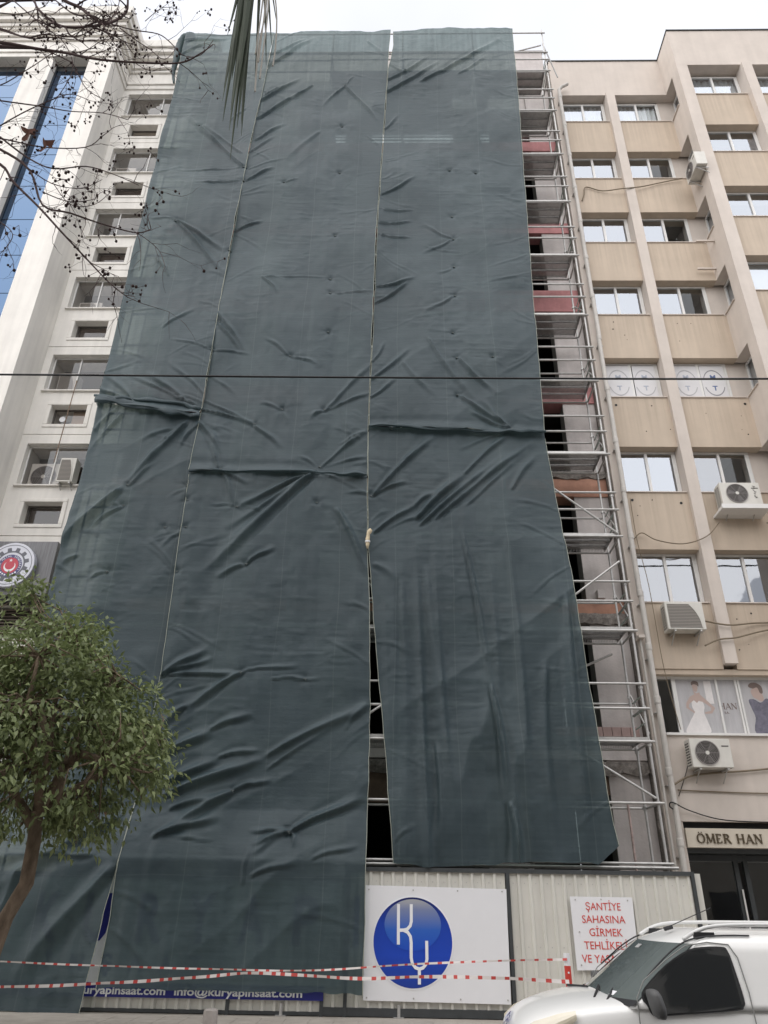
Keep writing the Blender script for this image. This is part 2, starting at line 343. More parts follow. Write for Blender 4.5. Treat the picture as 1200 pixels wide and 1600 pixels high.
CR_MU=[(-4.77,27.32,-3.18,28.96,0.14,0.06),(-4.77,25.47,-3.52,26.71,0.13,0.07),(-4.79,24.45,-3.35,26.02,0.13,0.07),(-4.63,25.84,-3.97,26.42,0.08,0.04),(-3.02,26.41,-3.67,25.55,0.1,0.05),(-1.9,26.4,-0.68,24.33,0.13,0.06),(-1.9,26.4,-2.61,25.26,0.12,0.05),(-1.9,26.4,-1.62,26.88,0.06,0.03),(-4.82,21.39,-3.96,22.03,0.1,0.05),(-4.95,19.25,-4.12,19.69,0.08,0.06),(-4.99,16.12,-4.02,14.59,0.12,0.05),(-5.01,14.77,-3.97,14.65,0.07,0.04),(-4.94,15.74,-4.16,14.65,0.1,0.05),(-3.85,17.36,-1.98,17.36,0.05,0.03),(-1.93,16.76,-0.7,16.8,0.05,0.03),(-3.85,17.36,-3.41,16.77,0.08,0.04),(-2.88,14.56,-3.55,15.13,0.08,0.04),(-2.88,14.56,-2.2,14.31,0.08,0.04),(-4.99,13.17,-3.56,12.31,0.09,0.05),(-4.98,12.41,-4.42,11.79,0.1,0.05),(-4.74,23.39,-3.8,24.26,0.12,0.04),(-4.9,22.71,-4.09,23.56,0.1,0.03),(-4.6,28.13,-3.43,28.96,0.1,0.04),(-1.19,28.94,-0.68,28.09,0.1,0.03),(-3.58,21.35,-3.15,21.46,0.05,0.03),(-1.06,23.71,-0.6,23.02,0.1,0.03),(-1.11,11.81,-1.92,14.31,0.2,0.02),(-2.64,23.9,-3.65,22.36,0.2,0.02),(-5.07,12.89,-3.62,12.37,0.09,0.06),(-3.62,12.37,-2.91,11.71,0.12,0.05),(-4.99,14.01,-4.18,13.29,0.12,0.05),(-5.01,12.45,-4.37,11.53,0.12,0.07),(-4.31,11.04,-4.76,11.99,0.1,0.05),(-1.93,11.16,-0.82,12.2,0.12,0.08),(-2.96,12.84,-3.51,13.05,0.08,0.03),(-1.9,12.83,-0.77,13.36,0.1,0.05),(-1.9,12.83,-0.74,14.3,0.14,0.05),(-1.5,11.83,-0.84,12.18,0.07,0.04),(-1.93,11.16,-2.42,11.43,0.08,0.03),(-1.93,11.16,-0.77,11.44,0.08,0.05),(-2.96,12.84,-2.82,12.4,0.07,0.02),(-1.9,12.83,-2.21,12.58,0.1,0.04)]
CR_ML=[(-1.93,11.05,-3.83,10.06,0.13,0.08),(-1.97,11.0,-3.91,9.57,0.16,0.07),(-2.06,10.94,-3.95,9.13,0.18,0.07),(-2.1,10.89,-4.39,8.4,0.2,0.08),(-1.92,11.0,-0.75,10.47,0.1,0.03),(-1.46,10.0,-0.65,8.38,0.2,0.1),(-4.26,11.01,-3.88,10.14,0.14,0.06),(-3.44,8.55,-2.87,8.99,0.1,0.06),(-4.3,10.98,-3.62,10.72,0.1,0.05),(-3.82,10.03,-4.43,10.13,0.06,0.03),(-1.88,11.0,-0.67,10.89,0.08,0.04),(-3.82,10.03,-3.18,9.98,0.05,0.03),(-3.48,8.53,-4.07,8.29,0.12,0.05),(-0.7,10.36,-1.25,10.52,0.1,0.04),(-4.94,5.99,-4.12,6.58,0.14,0.08),(-4.94,5.99,-3.97,6.38,0.1,0.06),(-4.96,5.97,-3.26,6.09,0.09,0.06),(-3.26,6.07,-4.33,5.36,0.13,0.08),(-4.33,5.36,-4.77,5.03,0.14,0.07),(-3.26,6.09,-2.15,6.25,0.07,0.04),(-2.67,5.93,-1.67,5.98,0.06,0.05),(-4.67,4.37,-3.78,4.89,0.16,0.1),(-3.78,4.89,-3.01,5.25,0.14,0.06),(-4.58,3.81,-3.55,4.35,0.16,0.09),(-3.55,4.35,-2.74,4.55,0.1,0.06),(-4.51,3.63,-2.61,4.4,0.2,0.11),(-2.61,4.4,-0.67,5.46,0.18,0.09),(-2.59,4.13,-0.71,5.4,0.14,0.06),(-1.05,4.92,-0.67,5.46,0.12,0.06),(-3.19,3.72,-2.46,3.99,0.1,0.07),(-3.19,3.72,-2.81,3.98,0.08,0.06),(-4.55,2.89,-3.43,3.29,0.14,0.09),(-3.19,3.72,-4.42,3.03,0.18,0.09),(-2.01,3.01,-0.73,3.64,0.12,0.1),(-2.01,3.01,-2.69,2.81,0.1,0.07),(-2.01,3.01,-2.75,3.04,0.07,0.05),(-2.01,3.01,-1.86,2.77,0.1,0.05),(-2.01,3.01,-2.71,2.64,0.12,0.05),(-2.64,2.24,-1.85,2.52,0.1,0.04),(-1.55,2.54,-0.75,2.8,0.08,0.04),(-4.51,2.86,-3.45,2.87,0.05,0.03),(-4.36,3.38,-3.47,3.68,0.14,0.06),(-2.76,2.05,-2.76,2.78,0.06,0.03)]
CR_RU=[(-0.59,25.81,1.26,27.56,0.12,0.07),(-0.54,26.48,0.9,27.86,0.12,0.06),(0.64,26.47,3.5,28.88,0.16,0.06),(-0.43,27.47,0.29,26.96,0.08,0.03),(-0.62,23.88,-0.06,24.78,0.1,0.04),(-0.62,20.74,0.44,21.53,0.1,0.05),(-0.64,20.13,0.38,20.13,0.06,0.04),(-0.65,19.53,0.33,19.68,0.06,0.05),(-0.66,19.07,0.33,19.01,0.06,0.05),(-0.68,17.03,0.37,17.36,0.09,0.06),(-0.69,16.4,0.27,17.26,0.1,0.06),(1.54,18.95,0.67,18.38,0.1,0.03),(1.5,14.45,2.39,13.3,0.12,0.06),(1.48,13.25,2.76,12.24,0.13,0.06),(0.73,15.14,1.85,13.08,0.14,0.04),(-0.74,14.31,-0.38,15.02,0.08,0.04),(-0.77,13.74,0.27,14.78,0.12,0.05),(1.54,18.95,0.69,19.53,0.1,0.03),(1.52,16.7,0.74,16.12,0.1,0.03),(1.56,17.83,1.06,17.56,0.08,0.02),(0.68,18.66,1.67,18.38,0.06,0.02),(2.76,12.24,1.83,12.65,0.1,0.06),(2.76,12.24,2.11,12.98,0.1,0.05),(0.08,14.31,0.88,13.19,0.14,0.03),(1.95,26.85,2.95,27.84,0.12,0.03),(-0.76,13.18,-0.1,13.74,0.1,0.04)]
CR_RL=[(-0.64,10.36,0.77,12.02,0.13,0.08),(-0.64,10.36,0.16,10.79,0.1,0.06),(-0.59,9.38,0.37,10.12,0.12,0.08),(0.37,10.12,0.85,10.49,0.14,0.05),(0.39,9.76,1.56,10.99,0.18,0.09),(1.56,10.99,2.77,12.23,0.14,0.07),(0.47,9.59,2.57,11.57,0.18,0.07),(0.84,9.76,3.37,12.03,0.18,0.08),(1.58,10.13,3.41,11.9,0.14,0.04),(2.66,10.56,3.33,11.57,0.16,0.05),(2.77,12.25,1.65,12.02,0.08,0.05),(2.77,12.25,1.53,11.73,0.1,0.06),(-0.26,9.52,0.63,9.88,0.1,0.03),(-0.55,8.61,-0.04,8.23,0.2,0.03),(1.49,9.34,1.94,5.82,0.1,0.06),(1.94,5.82,2.17,3.57,0.12,0.1),(2.17,3.57,2.24,2.53,0.14,0.1),(0.65,8.43,1.02,2.64,0.3,0.05),(3.63,7.78,3.56,2.68,0.25,0.09),(3.06,6.34,2.88,2.6,0.3,0.05),(0.11,8.13,0.2,2.56,0.25,0.04),(0.8,4.68,0.83,2.57,0.15,0.05)]
CR_TIES=[(-6.59,24.2),(-1.9,26.4),(-1.92,24.11),(-4.88,22.04),(-4.82,21.39),(-3.58,21.35),(-1.91,21.86),(1.52,21.92),(-6.67,19.7),(-4.97,18.46),(-1.91,19.03),(1.52,19.9),(1.54,18.95),(1.54,17.83),(1.52,16.7),(-1.96,17.33),(-1.93,16.76),(-1.91,15.35),(1.43,15.32),(1.5,14.45),(-2.88,14.56),(1.48,13.25),(2.32,21.81),(-4.92,15.74),(-5.01,14.77),(2.43,14.46),(-2.96,12.84),(-1.9,12.83),(-3.62,12.37),(-1.93,11.15),(-4.31,11.03),(-1.94,10.15),(-3.82,10.03),(-3.44,8.55),(-6.52,10.63),(-6.53,10.06),(-6.53,8.35),(-5.46,9.5),(-5.09,10.64),(-5.01,10.21),(-4.94,9.47),(-4.97,8.36),(-3.28,6.07),(-1.92,5.96),(-3.19,3.72),(-2.01,3.01),(2.77,12.25),(-0.18,12.28),(-0.64,10.36)]
BRANCH=[([(-7.16,6.69,13.97),(-6.37,6.66,13.79),(-5.75,6.71,13.69),(-5.32,6.71,13.59),(-4.7,6.6,13.22),(-4.08,6.59,13.11),(-3.47,6.75,13.36),(-3.14,6.64,13.39),(-2.95,6.63,13.63)],0.05,0.008),([(-8.63,7.59,17.78),(-7.12,7.66,17.68),(-6.4,7.59,16.84),(-6.06,7.62,16.64),(-5.67,7.52,16.11),(-5.46,7.62,16.08),(-5.2,7.67,16.5),(-5.18,7.6,16.84),(-5.36,7.64,17.61)],0.06,0.018),([(-8.29,7.12,17.47),(-6.87,7.26,16.41),(-6.48,7.22,15.81),(-6.05,7.17,15.29),(-5.69,7.11,15.03),(-5.38,7.28,15.4),(-5.2,7.2,15.39)],0.035,0.02),([(-8.0,7.34,16.05),(-7.23,7.31,15.88),(-6.91,7.35,15.91),(-6.5,7.24,15.87)],0.02,0.006),([(-7.92,7.35,15.76),(-7.24,7.45,15.65),(-6.69,7.44,15.35),(-6.23,7.28,15.14),(-5.77,7.29,15.08),(-5.52,7.3,15.21),(-5.42,7.45,15.87)],0.025,0.008),([(-6.68,6.95,11.97),(-5.87,6.88,11.48),(-5.34,6.92,11.06),(-4.97,6.9,10.31),(-4.54,6.89,10.13),(-4.08,6.94,9.97),(-3.58,6.94,9.8),(-3.42,7.0,9.94)],0.035,0.006),([(-6.9,7.3,12.08),(-6.12,7.29,11.7),(-5.84,7.32,11.34),(-5.27,7.25,10.7),(-4.74,7.15,10.05),(-4.31,7.29,9.62),(-3.95,7.31,9.23),(-3.66,7.3,8.97)],0.04,0.006),([(-7.13,7.13,13.2),(-6.3,7.03,12.87),(-5.68,7.15,12.9),(-5.18,7.1,12.7),(-4.62,7.04,12.56),(-4.17,7.0,12.33)],0.022,0.005),([(-7.21,7.52,12.76),(-6.33,7.34,12.39),(-5.7,7.48,12.37),(-4.97,7.41,12.26),(-4.71,7.35,12.45),(-4.6,7.38,12.7)],0.022,0.005),([(-6.83,7.4,12.26),(-6.31,7.23,12.54),(-6.09,7.35,13.09),(-5.65,7.23,13.19),(-5.47,7.37,13.57),(-5.06,7.29,13.27)],0.02,0.005),([(-6.4,7.55,15.18),(-5.74,7.46,14.63),(-5.63,7.56,14.48),(-5.25,7.42,13.77),(-4.87,7.37,13.4)],0.018,0.005),([(-5.1,7.03,14.99),(-4.89,7.06,14.6),(-4.7,7.1,14.31),(-4.5,7.14,13.89)],0.015,0.005),([(-5.61,6.5,11.21),(-5.23,6.66,10.98),(-4.74,6.55,10.6),(-4.39,6.68,10.82),(-4.0,6.67,10.66),(-3.51,6.56,10.27)],0.022,0.005),([(-6.76,6.96,15.6),(-6.07,6.98,14.85),(-5.59,6.97,14.33),(-5.27,6.96,13.55),(-5.4,6.98,12.73)],0.018,0.005),([(-5.48,7.53,16.0),(-4.87,7.51,15.69),(-4.41,7.57,15.66),(-4.08,7.48,15.21),(-3.81,7.49,14.85),(-3.57,7.62,15.08),(-3.36,7.53,15.37)],0.02,0.005),([(-4.73,6.96,14.73),(-4.43,7.04,14.5),(-4.19,7.07,14.31),(-3.83,6.96,13.82),(-3.74,7.08,14.38)],0.016,0.004),([(-4.4,7.07,15.13),(-4.3,7.18,15.67),(-4.15,7.15,15.71),(-3.93,7.19,15.72)],0.01,0.004),([(-7.05,6.86,14.65),(-6.67,6.87,14.53),(-5.98,6.73,14.02),(-5.64,6.74,14.06),(-5.16,6.86,14.18),(-4.79,6.92,14.34)],0.02,0.006),([(-6.43,6.69,12.72),(-6.13,6.72,12.76),(-5.78,6.67,13.05),(-5.58,6.67,13.34),(-5.33,6.66,13.72)],0.018,0.005),([(-4.89,6.86,10.7),(-4.51,6.8,10.19),(-4.2,6.82,10.21),(-4.06,6.9,10.57)],0.01,0.004),([(-5.43,6.45,9.59),(-5.14,6.48,9.47),(-4.85,6.39,9.14),(-4.88,6.38,8.86),(-5.08,6.49,8.8)],0.012,0.004),([(-4.83,6.62,10.22),(-4.53,6.67,10.11),(-4.36,6.73,10.16),(-4.04,6.61,10.07)],0.012,0.004),([(-5.29,6.75,10.92),(-4.91,6.85,10.69),(-4.42,6.77,10.48),(-4.21,6.86,10.78)],0.014,0.004),([(-3.39,6.57,9.38),(-3.23,6.63,9.29),(-3.08,6.68,9.15),(-2.93,6.59,8.79)],0.008,0.003),([(-3.9,6.59,8.87),(-3.76,6.68,8.85),(-3.51,6.61,8.63)],0.008,0.003),([(-6.43,7.44,16.54),(-5.85,7.3,15.79),(-5.51,7.32,15.78),(-5.4,7.43,15.81)],0.02,0.01),([(-5.08,7.23,16.12),(-5.0,7.14,15.53),(-5.09,7.1,15.18)],0.014,0.008)]
# ================================================================== ground
M_asph = mat('asphalt', (.06, .058, .056), .9, .2, var=.25, vscale=6, bump=.5, bscale=80)
M_pave = mat('paving', (.36, .33, .29), .85, .2, var=.2, vscale=3, bump=.3, bscale=40)
M_kerb = mat('kerb_stone', (.42, .40, .37), .85, .2, var=.15, vscale=5)
MB().face([(-900, -900, -.02), (900, -900, -.02), (900, 900, -.02), (-900, 900, -.02)]).build('ground', M_asph, kind='structure')
MB().face([(-200, 1.6, 0), (200, 1.6, 0), (200, 9.35, 0), (-200, 9.35, 0)]).build('road', M_asph, kind='structure')
def sidewalk(y0, y1, ks, nm):
    b = MB().box(-200, 200, y0, y1, -.01, .136); sw = b.build(nm, M_pave, kind='structure')
    k = MB(); k.box(-200, 200, ks, ks + .15, -.008, .142); k.build('kerb', M_kerb, sw, bevel=.01)
    return sw
sw_far = sidewalk(9.5, 16.3, 9.35, 'sidewalk'); sw_near = sidewalk(-7, 1.45, 1.45, 'sidewalk')
tile = MB().box(-.195, .195, -.195, .195, 0, .006).mesh('tile', (0, 0, 0), M_pave)
for i in range(-12, 13):
    for j in range(4): place('tile', tile, sw_far, (i * .4, 13.2 + j * .4, .136))

# ================================================================== right building (beige)
SILL = [5.2 + 3 * k for k in range(8)]; OPH = 1.4
BR_ = empty('beige_office_building', (5.5, 16.4, .136), 'beige office block with tan spandrels, pale pilasters and sliding windows', 'building')
def bpart(nm, m, *boxes, parent=BR_, bevel=0):
    b = MB()
    for q in boxes: b.box(*q)
    return b.build(nm, m, parent, bevel=bevel)
bpart('wall', M_pil, (5.5, 5.76, 16.36, 17.4, .136, 29.75))
bpart('parapet', M_pil, (5.76, 9.55, 16.37, 17.4, 27.7, 29.75), (9.55, 14.4, 15.3, 17.4, 27.7, 29.749))
bpart('parapet_cap', M_char, (5.47, 9.53, 16.33, 17.45, 29.75, 29.79), (9.52, 14.43, 15.26, 17.45, 29.751, 29.791))
bpart('pilaster', M_pil, (7.36, 7.66, 16.27, 17.0, 6.72, 27.7), bevel=.008)
bpart('pilaster', M_pil, (11.75, 12.08, 15.2, 15.95, 6.72, 27.7), bevel=.008)
bpart('corner_column', M_pil, (9.55, 9.93, 15.302, 15.74, .136, 27.7))
bpart('pilaster', M_pil, (13.9, 14.4, 15.24, 16, .136, 27.7))
bpart('inner_pier', M_pil, (9.3, 10.0, 16.68, 17.1, 6.7, 27.7))
for k in range(1, 8):
    z0 = SILL[k - 1] + OPH + (.02 if k == 1 else 0); z1 = SILL[k]
    bpart('spandrel', M_tan, (5.76, 7.36, 16.4, 17.0, z0, z1))
    bpart('spandrel', M_tan, (7.66, 9.56, 16.4, 16.98, z0, z1))
    bpart('side_spandrel', M_pil, (9.56, 10.1, 15.74, 16.6, z0, z1))
    bpart('spandrel', M_tan, (9.93, 11.75, 15.42, 16.0, z0, z1))
    bpart('spandrel', M_tan, (12.08, 13.9, 15.42, 16.0, z0, z1))
    for a, b_, y in ((5.78, 7.34, 16.4), (7.68, 9.5, 16.4), (9.95, 11.73, 15.42), (12.1, 13.88, 15.42)):
        bpart('sill', M_pil, (a, b_, y - .035, y + .35, z1, z1 + .025))
    bpart('sill', M_pil, (9.52, 9.9, 15.76, 16.38, z1 + .001, z1 + .026))
# windows (frame > panes), alike units share their meshes
WIN = {}
def window(parent, x, y, z, w, h, gl=(0, 0), axis='x', curtain=False, split=.5):
    key = (round(w, 2), round(h, 2), split)
    if key not in WIN:
        f = MB(); t = .055; c = w * split
        f.box(0, w, 0, .06, 0, t); f.box(0, w, 0, .06, h - t, h); f.box(0, t, 0, .06, t, h - t); f.box(w - t, w, 0, .06, t, h - t)
        f.box(c - .035, c + .035, -.01, .05, t, h - t); f.box(c + .035, w - t, .012, .045, t, t + .03); f.box(w - t - .045, w - t, .012, .045, t + .03, h - t)
        p1 = MB().face([(t, .03, t), (c - .035, .03, t), (c - .035, .03, h - t), (t, .03, h - t)])
        p2 = MB().face([(c + .035, .02, t + .03), (w - t - .045, .02, t + .03), (w - t - .045, .02, h - t), (c + .035, .02, h - t)])
        cu = MB(); n = 60
        pts = [(t + (w - 2 * t) * i / n, .16 + .035 * math.sin(i * .95) + .02 * math.sin(i * .37)) for i in range(n + 1)]
        for i in range(n): cu.face([(*pts[i], t), (*pts[i + 1], t), (*pts[i + 1], h), (*pts[i], h)])
        WIN[key] = (f.mesh('window', mats=M_alu), [{g.name: None for g in ()}, p1, p2], cu.mesh('curtain', mats=M_curt, smooth=True), {})
    fm, (_, p1, p2), cm, cache = WIN[key]
    o = place('window', fm, parent, (x, y, z))
    if axis == 'y': o.rotation_euler = (0, 0, R(-90))
    for i, p in enumerate((p1, p2)):
        g = [GL_hi, GL_mid, GL_lo][gl[i]]
        if (i, g.name) not in cache: cache[(i, g.name)] = p.mesh('pane', mats=g)
        q = bpy.data.objects.new('pane', cache[(i, g.name)]); COL.objects.link(q); q.parent = o; ORG[q] = ORG[o]
    if curtain:
        q = bpy.data.objects.new('curtain', cm); COL.objects.link(q); q.parent = o; ORG[q] = ORG[o]
    return o
WO = {}
for k in range(1, 8):
    z = SILL[k] + .02; h = OPH - .03
    WO[k, 'A'] = window(BR_, 5.78, 16.65, z, 1.57, h, (0, 0) if k != 1 else (1, 1), curtain=(k == 7))
    WO[k, 'B'] = window(BR_, 7.67, 16.65, z, 1.62, h, (0, 2) if k > 2 else ((1, 2) if k == 2 else (1, 1)), curtain=(k == 7))
    WO[k, 'F'] = window(BR_, 9.94, 15.67, z, 1.8, h, (0, 0), curtain=(k == 7))
    WO[k, 'G'] = window(BR_, 12.09, 15.67, z, 1.8, h, (0, 1), curtain=(k == 7))
    window(BR_, 9.87, 16.67, z, .92, h, (1, 1), axis='y')
# white blind on one front window
MB().box(9.99, 11.7, 15.82, 15.83, SILL[4] + .06, SILL[4] + OPH).build('blind', M_curt, BR_)
# rooms behind
ir = MB()
for k in range(0, 9): ir.box(5.77, 14.3, 17.05, 20, 5.0 + 3 * k - .3, 5.0 + 3 * k)
ir.box(5.77, 14.3, 20, 20.2, .2, 29); ir.box(14.2, 14.39, 16.1, 20, .2, 29); ir.box(5.77, 5.8, 17.4, 20, .2, 29)
ir.box(7.6, 7.75, 17.05, 20, 4, 29); ir.box(9.98, 10.12, 16.2, 20, 5, 29)
ir.build('room_interior', M_room, BR_)
bpart('roof', M_conc, (5.5, 14.4, 17.4, 24, 28.6, 28.8)); bpart('rear_wall', M_pil, (5.5, 14.4, 20.3, 24, .136, 28.6))
# first floor: shop windows with posters
bpart('lintel', M_tan, (5.76, 9.6, 16.43, 17.0, 6.5, 6.62))
bpart('first_floor_wall', M_pil, (5.76, 9.6, 16.36, 17.0, 3.42, 5.14))
bpart('sill', M_alu, (5.8, 9.6, 16.3, 16.8, 5.14, 5.19))
fr = MB()
for x in (5.8, 6.2, 6.245, 7.18, 7.62, 7.68, 8.62, 8.68, 9.5): fr.box(x, x + .045, 16.6, 16.66, 5.19, 6.5)
fr.box(5.8, 9.55, 16.605, 16.655, 6.44, 6.499); fr.box(6.24, 9.55, 16.604, 16.654, 5.191, 5.235)
shopw = fr.build('shop_window', M_alu, BR_)
for a, b_ in ((6.29, 7.18), (7.225, 7.62), (7.725, 8.62), (8.725, 9.5)):
    MB().face([(a, 16.645, 5.23), (b_, 16.645, 5.23), (b_, 16.645, 6.44), (a, 16.645, 6.44)]).build('pane', GL_lo, shopw)
MB().face([(5.845, 16.645, 5.23), (6.2, 16.645, 5.23), (6.2, 16.645, 6.44), (5.845, 16.645, 6.44)]).build('pane', GL_lo, shopw)
# ground floor shop front
bpart('ground_floor_wall', M_pil, (5.76, 5.86, 16.38, 17, .136, 3.42), (9.2, 9.55, 16.38, 17, .136, 3.42))
bpart('awning_slot', M_black, (5.86, 9.2, 16.5, 17, 3.3, 3.42))
bpart('shop_soffit', M_char, (5.86, 9.2, 16.46, 18.5, 2.84, 2.92))
M_sign = mat('sign_panel', (.60, .54, .45), .5, .4, var=.05)
shopsign = MB().box(5.87, 9.19, 16.33, 16.46, 2.93, 3.29).build('shop_sign', M_sign, None, bevel=.006, label='long cream shop name board with dark serif lettering over the shop entrance', cat='sign')
M_let = mat('bronze_letters', (.10, .075, .045), .4, .5, metal=.3)
# serif letters built from strokes
def serif(ch):
    T, t, s = .17, .07, .13
    def seg(x0, z0, x1, z1, w): return ('s', x0, z0, x1, z1, w)
    L = {'M': ([seg(.12, 0, .18, 1, t), seg(.18, 1, .55, .05, T), seg(.55, .05, .92, 1, t), seg(.92, 1, .98, 0, T)], [(.12, 0), (.98, 0), (.15, 1), (.95, 1)], 1.1),
         'E': ([seg(.15, 0, .15, 1, T), seg(.15, .97, .62, .97, t), seg(.15, .5, .5, .5, t), seg(.15, .03, .66, .03, t), seg(.62, .8, .62, .97, t), seg(.66, .03, .66, .22, t)], [(.15, 0), (.15, 1)], .78),
         'R': ([seg(.15, 0, .15, 1, T), seg(.15, .97, .45, .97, t), seg(.45, .97, .62, .85, T * .8), seg(.62, .85, .62, .65, T), seg(.62, .65, .42, .5, T * .8), seg(.15, .5, .42, .5, t), seg(.4, .5, .8, .02, T)], [(.15, 0), (.15, 1), (.8, 0)], .86),
         'H': ([seg(.15, 0, .15, 1, T), seg(.8, 0, .8, 1, T), seg(.15, .5, .8, .5, t)], [(.15, 0), (.15, 1), (.8, 0), (.8, 1)], .98),
         'A': ([seg(.08, 0, .45, 1, t), seg(.45, 1, .84, 0, T), seg(.2, .33, .7, .33, t)], [(.08, 0), (.84, 0)], .92),
         'N': ([seg(.15, 0, .15, 1, t), seg(.15, 1, .85, 0, T), seg(.85, 0, .85, 1, t)], [(.15, 0), (.12, 1), (.85, 1)], 1.0)}
    if ch in 'OÖ':
        segs = []; n = 24
        for i in range(n):
            a = 2 * math.pi * i / n; b_ = 2 * math.pi * (i + 1) / n
            w = t + (T - t) * abs(math.cos((a + b_) / 2))
            segs.append(('s', .5 + .42 * math.cos(a), .5 + .5 * math.sin(a), .5 + .42 * math.cos(b_), .5 + .5 * math.sin(b_), w))
        if ch == 'Ö': segs += [seg(.33, 1.12, .33, 1.22, .1), seg(.67, 1.12, .67, 1.22, .1)]
        return segs, [], 1.0
    return L[ch]
def serif_text(s, x, z, hgt, y0, y1, m, parent, gap=.08, sp=.5):
    for ch in s:
        if ch == ' ': x += sp * hgt; continue
        segs, ser, adv = serif(ch); b = MB()
        for i, (_, x0, z0, x1, z1, w) in enumerate(segs): b.stroke_y([(x + x0 * hgt, z + z0 * hgt), (x + x1 * hgt, z + z1 * hgt)], w * hgt, y0 - i * 1e-5, y1)
        for i, (sx, sz) in enumerate(ser): b.stroke_y([(x + (sx - .14) * hgt, z + sz * hgt), (x + (sx + .14) * hgt, z + sz * hgt)], .06 * hgt, y0 - .0004 - i * 1e-5, y1)
        b.build('letter', m, parent); x += (adv + gap) * hgt
    return x
serif_text('ÖMER HAN', 6.07, 3.02, .165, 16.305, 16.33, M_let, shopsign, gap=.12, sp=.62)
dr = MB()
for x in (5.86, 6.95, 7.15, 8.2, 9.1): dr.box(x, x + .09, 16.9, 16.98, .14, 2.84)
dr.box(5.86, 9.2, 16.905, 16.975, 2.72, 2.83)
door = dr.build('shop_front', M_char, BR_)
for a, b_ in ((5.95, 6.95), (7.24, 8.2), (8.29, 9.1)):
    MB().face([(a, 16.94, .14), (b_, 16.94, .14), (b_, 16.94, 2.72), (a, 16.94, 2.72)]).build('pane', GL_lo, door)
MB().tube([(7.02, 16.86, 1.0), (7.02, 16.86, 2.2)], .018, 8).build('door_handle', M_alu, door)
MB().box(5.87, 9.2, 19.5, 19.6, .14, 2.84).box(5.87, 9.2, 17, 19.5, .138, .15).build('shop_interior', M_dark, BR_)
st = MB()
for i in range(7): st.box(6.0, 6.6, 18.2, 18.6, .5 + i * .3, .53 + i * .3)
st.build('shelf', M_char, BR_)
# wall sockets and drill marks (dark holes)
hm = MB(); random.seed(11)
for k in (1, 2, 3, 4):
    for i in range(7):
        x = random.uniform(5.9, 9.3)
        if 7.3 < x < 7.72: continue
        z = SILL[k] - random.uniform(.2, 1.2); hm.disc_y(x, z, random.uniform(.008, .022), 16.393, 16.41, 7)
for x, z in ((5.92, 13.95), (9.42, 14.0), (5.93, 10.98), (7.15, 10.9)): hm.disc_y(x, z, .035, 16.39, 16.41, 12)
hm.build('drill_hole', M_black, BR_)

# drainpipe
dp = empty('drainpipe', (5.68, 16.2, .136), 'tall white plastic drainpipe running down the left edge of the beige block', 'drainpipe')
seg_z = [.14, 1.9, 3.05, 4.4, 5.9, 7.1, 8.4, 9.9, 11.2, 12.7, 14.4, 16.2, 17.8, 19.4, 21, 22.6, 24.2, 25.8, 27.4]
for a, b_ in zip(seg_z[:-1], seg_z[1:]):
    j = random.uniform(-.012, .012)
    MB().tube([(5.68 + j, 16.2, a), (5.68 + j, 16.2, b_ - .02)], .062, 14).build('pipe_length', M_pipe, dp, smooth=False)
    MB().tube([(5.68, 16.2, b_ - .13), (5.68, 16.2, b_ - .1), (5.68, 16.2, b_ + .02), (5.68, 16.2, b_ + .04)], [.066, .074, .074, .066], 14).build('pipe_collar', M_pipe, dp)
    MB().box(5.6, 5.76, 16.21, 16.37, b_ - .32, b_ - .3).build('pipe_clip', M_steel, dp)
MB().tube([(5.68, 16.2, 27.4), (5.68, 16.2, 27.75), (5.78, 16.18, 27.9), (6.0, 16.15, 28.02)], .062, 12).build('pipe_elbow', M_pipe, dp)
MB().tube([(5.52, 16.24, .14), (5.53, 16.24, 7.3)], .028, 8).build('thin_pipe', M_pipe, dp)
MB().box(5.46, 5.6, 16.1, 16.36, 7.25, 7.32).build('pipe_bracket', M_pil, dp)

# loose wall cables
def cable(pts, r, label, m=M_cable, grp=None, name='wall_cable', sub=6):
    P = [Vector(p) for p in pts]; o = []
    for i in range(len(P) - 1):
        p0, p1, p2, p3 = P[max(i - 1, 0)], P[i], P[i + 1], P[min(i + 2, len(P) - 1)]
        for j in range(sub):
            t = j / sub; o.append(.5 * ((2 * p1) + (p2 - p0) * t + (2 * p0 - 5 * p1 + 4 * p2 - p3) * t * t + (3 * p1 - p0 - 3 * p2 + p3) * t ** 3))
    o.append(P[-1])
    return MB().tube(o, r, 6).build(name, m, None, smooth=True, label=label, cat='cable', group=grp)
cable([(5.8, 16.33, 9.85), (6.0, 16.3, 10.0), (6.3, 16.24, 9.78), (6.9, 16.2, 9.66), (7.5, 16.18, 9.85), (7.9, 16.2, 10.25)], .014, 'thin loose cable sagging from the drainpipe to the tray of the large fan unit')
cable([(5.9, 16.36, 22.1), (6.0, 16.35, 22.4), (6.1, 16.35, 22.75), (6.6, 16.34, 22.55), (7.2, 16.22, 22.5), (7.9, 16.3, 22.7), (8.6, 16.34, 22.95), (9.3, 16.3, 23.1)], .018, 'pale cable looping across upper spandrels towards the side-mounted fan unit')
cable([(5.74, 16.25, 4.1), (6.1, 16.3, 4.28), (6.6, 16.3, 4.36), (7.4, 16.3, 4.42), (8.6, 16.3, 4.55)], .022, 'thick double cable rising to the right above the shop name board')
cable([(5.85, 16.32, 4.02), (6.5, 16.33, 4.0), (7.4, 16.33, 3.98), (8.8, 16.33, 3.97)], .014, 'straight cable pinned level across the wall above the shop name board')
cable([(5.62, 16.12, 3.62), (5.55, 16.1, 3.68), (5.62, 16.1, 3.75), (6.0, 16.28, 3.62), (6.6, 16.3, 3.46), (7.4, 16.3, 3.42), (8.6, 16.3, 3.42)], .013, 'drooping black cable just over the dark slot of the shop front', M_black)
